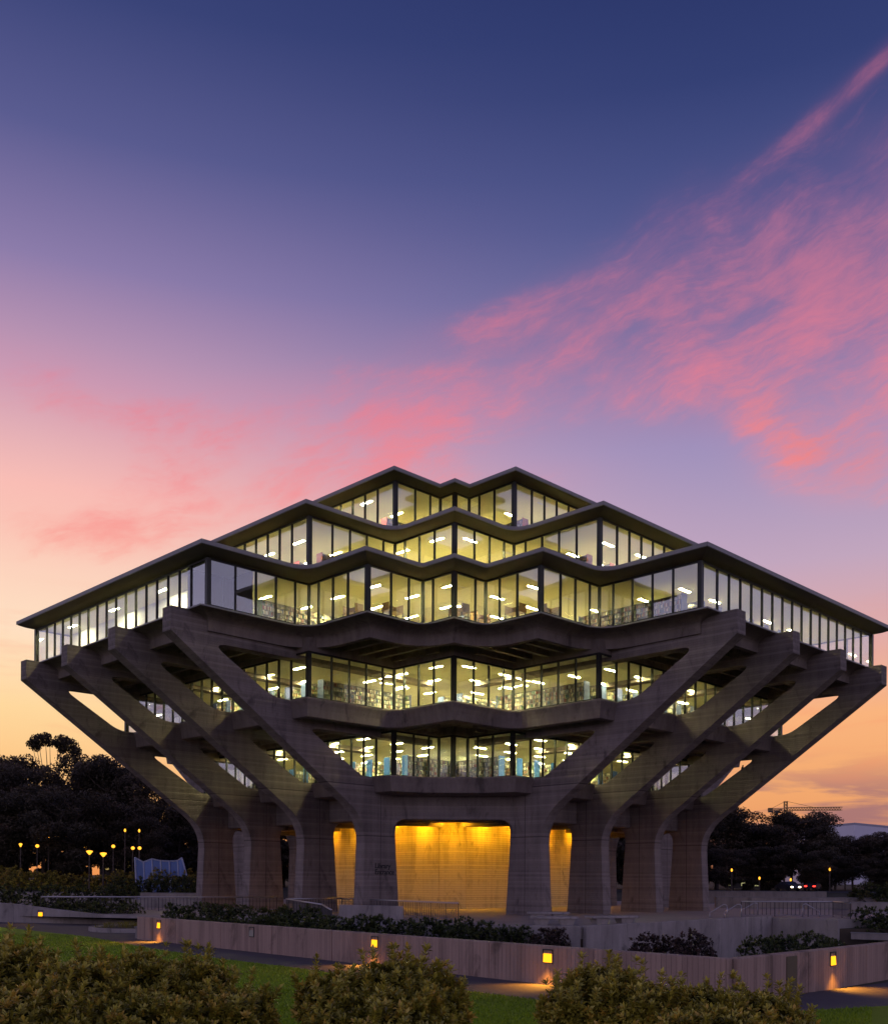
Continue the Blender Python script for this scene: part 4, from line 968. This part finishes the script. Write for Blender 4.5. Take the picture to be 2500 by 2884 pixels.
for xx, yy, Y in ((105,2384,138),(319,2385,138),(374,2390,138),(393,2390,138)): lamp_post(xx, yy, Y, 'bright amber lamp under the eucalyptus trees', 'bright lamps in the grove', .26, 'ball')
for xx, yy, Y in ((352,2340,141),(392,2341,141),(137,2360,141)): lamp_post(xx, yy, Y, 'tall post with a small amber lamp between the eucalyptus trunks', 'tall lamp posts in the grove', .15, 'ball')
for xx, yy, Y in ((2060,2452,146),(2226,2479,147),(2336,2450,147),(2138,2475,147)): lamp_post(xx, yy, Y, 'small amber street lamp by the road under the trees', 'road lamps', .15, 'ball')
def building(name, x0, x1, Y, dep, h, label, wins, m=None, lit=LITWIN):
    b0 = gz(0, Y)-.2; o = empty(name, (x0, Y, b0)); tag(o, label, 'building')
    mb = MB(); mb.box(0, x1-x0, 0, dep, 0, h); link('wall', mb.mesh('bwall', m or simple('dim_stucco', (.10,.08,.06), .9)), o)
    mb = MB(); mb.box(-.3, x1-x0+.3, -.3, dep+.3, h+.002, h+.35); link('roof', mb.mesh('broof', CONG), o)
    for (a_, z_, w_, h_) in wins:
        mb = MB(); mb.box(a_, a_+w_, -.05, .02, z_, z_+h_); wn_ = link('window', mb.mesh('bwin', lit), o)
        mb = MB(); mb.box(a_-.08, a_+w_+.08, -.08, -.052, z_+h_/2-.05, z_+h_/2+.05).box(a_+w_/2-.05, a_+w_/2+.05, -.09, -.082, z_, z_+h_); link('glazing_bar', mb.mesh('bbar', FRAME), wn_)
    return o
x0 = px(280, 2450, Y=192).x; x1 = px(470, 2450, Y=192).x
building('campus_building', x0, x1, 192, 10, 8, 'low building with amber-lit windows behind the eucalyptus grove', [(1.0+2.2*i, 3.0, 1.0, 1.6) for i in range(5)]+[(2.5+2.6*i, 5.6, 1.4, .8) for i in range(3)])
x0 = px(690, 2450, Y=190).x; x1 = px(770, 2450, Y=190).x
building('campus_building', x0, x1, 190, 8, 10, 'dark building with narrow lit windows seen between two library columns', [(.6+.95*i, z_, .5, 1.5) for i in range(4) for z_ in (2.4,4.8,7.0)])
x0 = px(2040, 2450, Y=198).x; x1 = px(2200, 2450, Y=198).x
building('campus_building', x0, x1, 198, 9, 7, 'low building with pale lit windows under the roadside trees', [(1+2.0*i, 3.4, 1.4, 1.0) for i in range(5)]+[(.8+2.5*i, .6, 1.0, 1.6) for i in range(4)], None, emis('pale_window', (.9,.85,.4), .45))
# pale hall with a shallow ridge
Yh = 340.; c0, c1, c2 = px(2312,2332,Y=Yh+14), px(2406,2324,Y=Yh), px(2660,2348,Y=Yh+26)
hb = empty('hall_building', (c1.x, c1.y, 0)); tag(hb, 'big pale windowless hall with a shallow ridged roof behind the trees', 'building')
mb = MB(); O = Vector((c1.x,c1.y,0)); back = Vector((0,60,0)); vs_ = []
for c in (c0, c1, c2, c2+back, c0+back): vs_ += [Vector((c.x,c.y,0))-O, Vector((c.x,c.y,c.z))-O]
mb.add(vs_, [(0,2,3,1),(2,4,5,3),(4,6,7,5),(6,8,9,7),(8,0,1,9)]); link('wall', mb.mesh('hall_wall', PLAST), hb)
mb = MB(); up_ = Vector((0,0,.8)); t5 = [vs_[i] for i in (1,3,5,7,9)]; mb.add([v_+Vector((0,0,.01)) for v_ in t5]+[v_+up_ for v_ in t5], [(4,3,2,1,0),(5,6,7,8,9)]+[(i,(i+1)%5,5+(i+1)%5,5+i) for i in range(5)]); link('roof', mb.mesh('hall_roof', simple('hall_roof_paint', (.30,.29,.36), .6)), hb)
# tower crane
Yc = 430.; mt = px(2212,2257,Y=Yc); jz = px(2212,2281,Y=Yc).z; jl = px(2163,2280,Y=Yc).x-mt.x; jr = px(2370,2274,Y=Yc).x-mt.x
cr = empty('tower_crane', (mt.x, Yc, gz(0,Yc))); tag(cr, 'distant tower crane with a long lattice jib above the trees', 'crane'); g0 = gz(0,Yc)
def lattice(p0, p1, wd, hd, n_, r_=.11):
    mb = MB(); p0, p1 = Vector(p0), Vector(p1); d = (p1-p0); dn = d.normalized(); a_ = Vector((0,1,0)); u_ = dn.cross(a_).normalized()
    cs = [a_*wd/2-u_*hd/2, -a_*wd/2-u_*hd/2, -a_*wd/2+u_*hd/2, a_*wd/2+u_*hd/2]
    for c in cs: mb.tube(p0+c, p1+c, r_*1.3, None, 4)
    for i in range(n_):
        q0, q1 = p0+d*i/n_, p0+d*(i+1)/n_
        for k_ in range(4):
            A_, B2 = cs[k_], cs[(k_+1)%4]
            mb.tube(q0+A_, q1+B2, r_, None, 4); mb.tube(q0+A_, q0+B2, r_*.8, None, 4)
    return mb
link('mast', lattice((0,0,0),(0,0,mt.z-g0),1.2,1.2,26).mesh('mast', CRANE), cr)
link('jib', lattice((1.2,0,jz-g0+.3),(jr,0,jz-g0+.6),1.4,1.3,20).mesh('jib', CRANE), cr)
link('counter_jib', lattice((jl,0,jz-g0),(-1.2,0,jz-g0),1.3,.8,6).mesh('counter_jib', CRANE), cr)
mb = MB(); mb.box(jl,jl+1.8,-.6,.6,jz-g0-1.2,jz-g0+.7).box(jl+2.6,jl+4.2,-.6,.6,jz-g0-1.4,jz-g0-.3); link('counterweight', mb.mesh('counterweight', DARKST), cr)
mb = MB(); mb.box(-.2,1.8,-1.9,-.3,jz-g0-3.2,jz-g0-.8); link('cab', mb.mesh('cab', CRANE), cr)
mb = MB(); tp = Vector((0,0,mt.z-g0)); mb.tube(tp,(jl+1,0,jz-g0+.3),.1,None,4); mb.tube(tp,(jr*.52,0,jz-g0+1.0),.1,None,4); link('pendant_line', mb.mesh('pendant', CRANE), cr)
hx = px(2231,2290,Y=Yc).x-mt.x; mb = MB(); mb.tube((hx,0,jz-g0),(hx,0,jz-g0-4.5),.08,None,4); mb.lathe([(.05,-.6),(.4,-.3),(.35,.1),(.05,.3)],8,(hx,0,jz-g0-4.8)); link('hoist_hook', mb.mesh('hook', CRANE), cr)
# road and cars
tag(link('road', (lambda mb: mb.add([(-200,143.5,gz(0,143.5)+.06),(200,143.5,gz(0,143.5)+.06),(200,151,gz(0,151)+.06),(-200,151,gz(0,151)+.06)],[(0,1,2,3)]))(MB()).mesh('road', ROADM)), kind='structure')
def car(X, Y, rz, paint, label, lights):
    o = empty('car', (X, Y, gz(0,Y)+.06), rz); tag(o, label, 'car')
    pr = [(-2.15,.35),(-2.2,.75),(-1.9,.95),(-1.2,1.02),(-.65,1.42),(.75,1.46),(1.45,1.05),(2.05,.92),(2.15,.6),(2.1,.35)]
    mb = MB(); n_ = len(pr); ws = [.85 if z < 1.1 else .68 for x,z in pr]
    mb.add([(x,-w_,z) for (x,z),w_ in zip(pr,ws)]+[(x,w_,z) for (x,z),w_ in zip(pr,ws)], [tuple(range(n_)), tuple(range(2*n_-1,n_-1,-1))]+[((i+1)%n_,i,n_+i,n_+(i+1)%n_) for i in range(n_)])
    bevel(link('body', mb.mesh('car_body', paint), o), .06, 2)
    for sx in (-1.35,1.35):
        for sy in (-.8,.8):
            mb = MB(); mb.tube((sx,sy-.1,.32),(sx,sy+.1,.32),.32,None,14); link('wheel', mb.mesh('wheel', RUBBER), o)
    for s_ in (-1,1):
        mb = MB(); mb.box(2.1,2.2,s_*.6-.16,s_*.6+.16,.58,.76); link('headlight', mb.mesh('headlight', HEADL if 'h' in lights else SHELF), o)
        mb = MB(); mb.box(-2.24,-2.16,s_*.6-.18,s_*.6+.18,.62,.80); link('tail_light', mb.mesh('tail_light', TAILL if 't' in lights else SHELF), o)
    mb = MB(); mb.box(-.6,.7,-.72,.72,1.06,1.36); link('window', mb.mesh('car_window', FRAME), o)
    return o
car(px(2218,2494,Y=146).x, 146, R(-78), CARD, 'dark car on the road with its headlights on', 'h')
car(px(2288,2494,Y=149).x, 149, R(60), CARD, 'dark car driving off with red tail lights', 't')
for i, xx in enumerate((452,474)): car(px(xx,2390,Y=148.5).x, 148.5, R(20), CARW, ('pale parked car beyond the skylight, next to the amber lamps', 'pale parked car beyond the skylight, towards the library')[i], '')
# a small bird on the outermost strut
def on_b(x, y, b_):
    q = px(x, y, Y=1.0); u_ = q.x; v_ = q.z-EYE; a_ = (u_*CENT[1]-u_*b_*S+b_*S)/(S+S*u_); Yq = CENT[1]-(a_+b_)*S; return Vector((u_*Yq, Yq, EYE+v_*Yq)), a_
bp, ba = on_b(2090, 2157, -10.35)
mb = MB(); mb.lathe([(.012,-.19),(.07,-.12),(.095,0),(.075,.10),(.045,.15),(.055,.19),(.05,.23),(.01,.27)], 10); mb.tube((0,.045,.215),(0,.12,.20),.018,.004,6); mb.tube((0,-.03,-.12),(0,-.14,-.30),.035,.02,6)
mb.tube((.03,0,-.17),(.03,0,-.25),.008,None,5); mb.tube((-.03,0,-.17),(-.03,0,-.25),.008,None,5)
bird = link('bird', mb.mesh('bird', BIRDM, True), None, (bp.x, bp.y, upz(ba)+.25)); bird.rotation_euler = (R(14), 0, R(60)); tag(bird, 'small dark bird perched on the outermost concrete strut', 'bird')
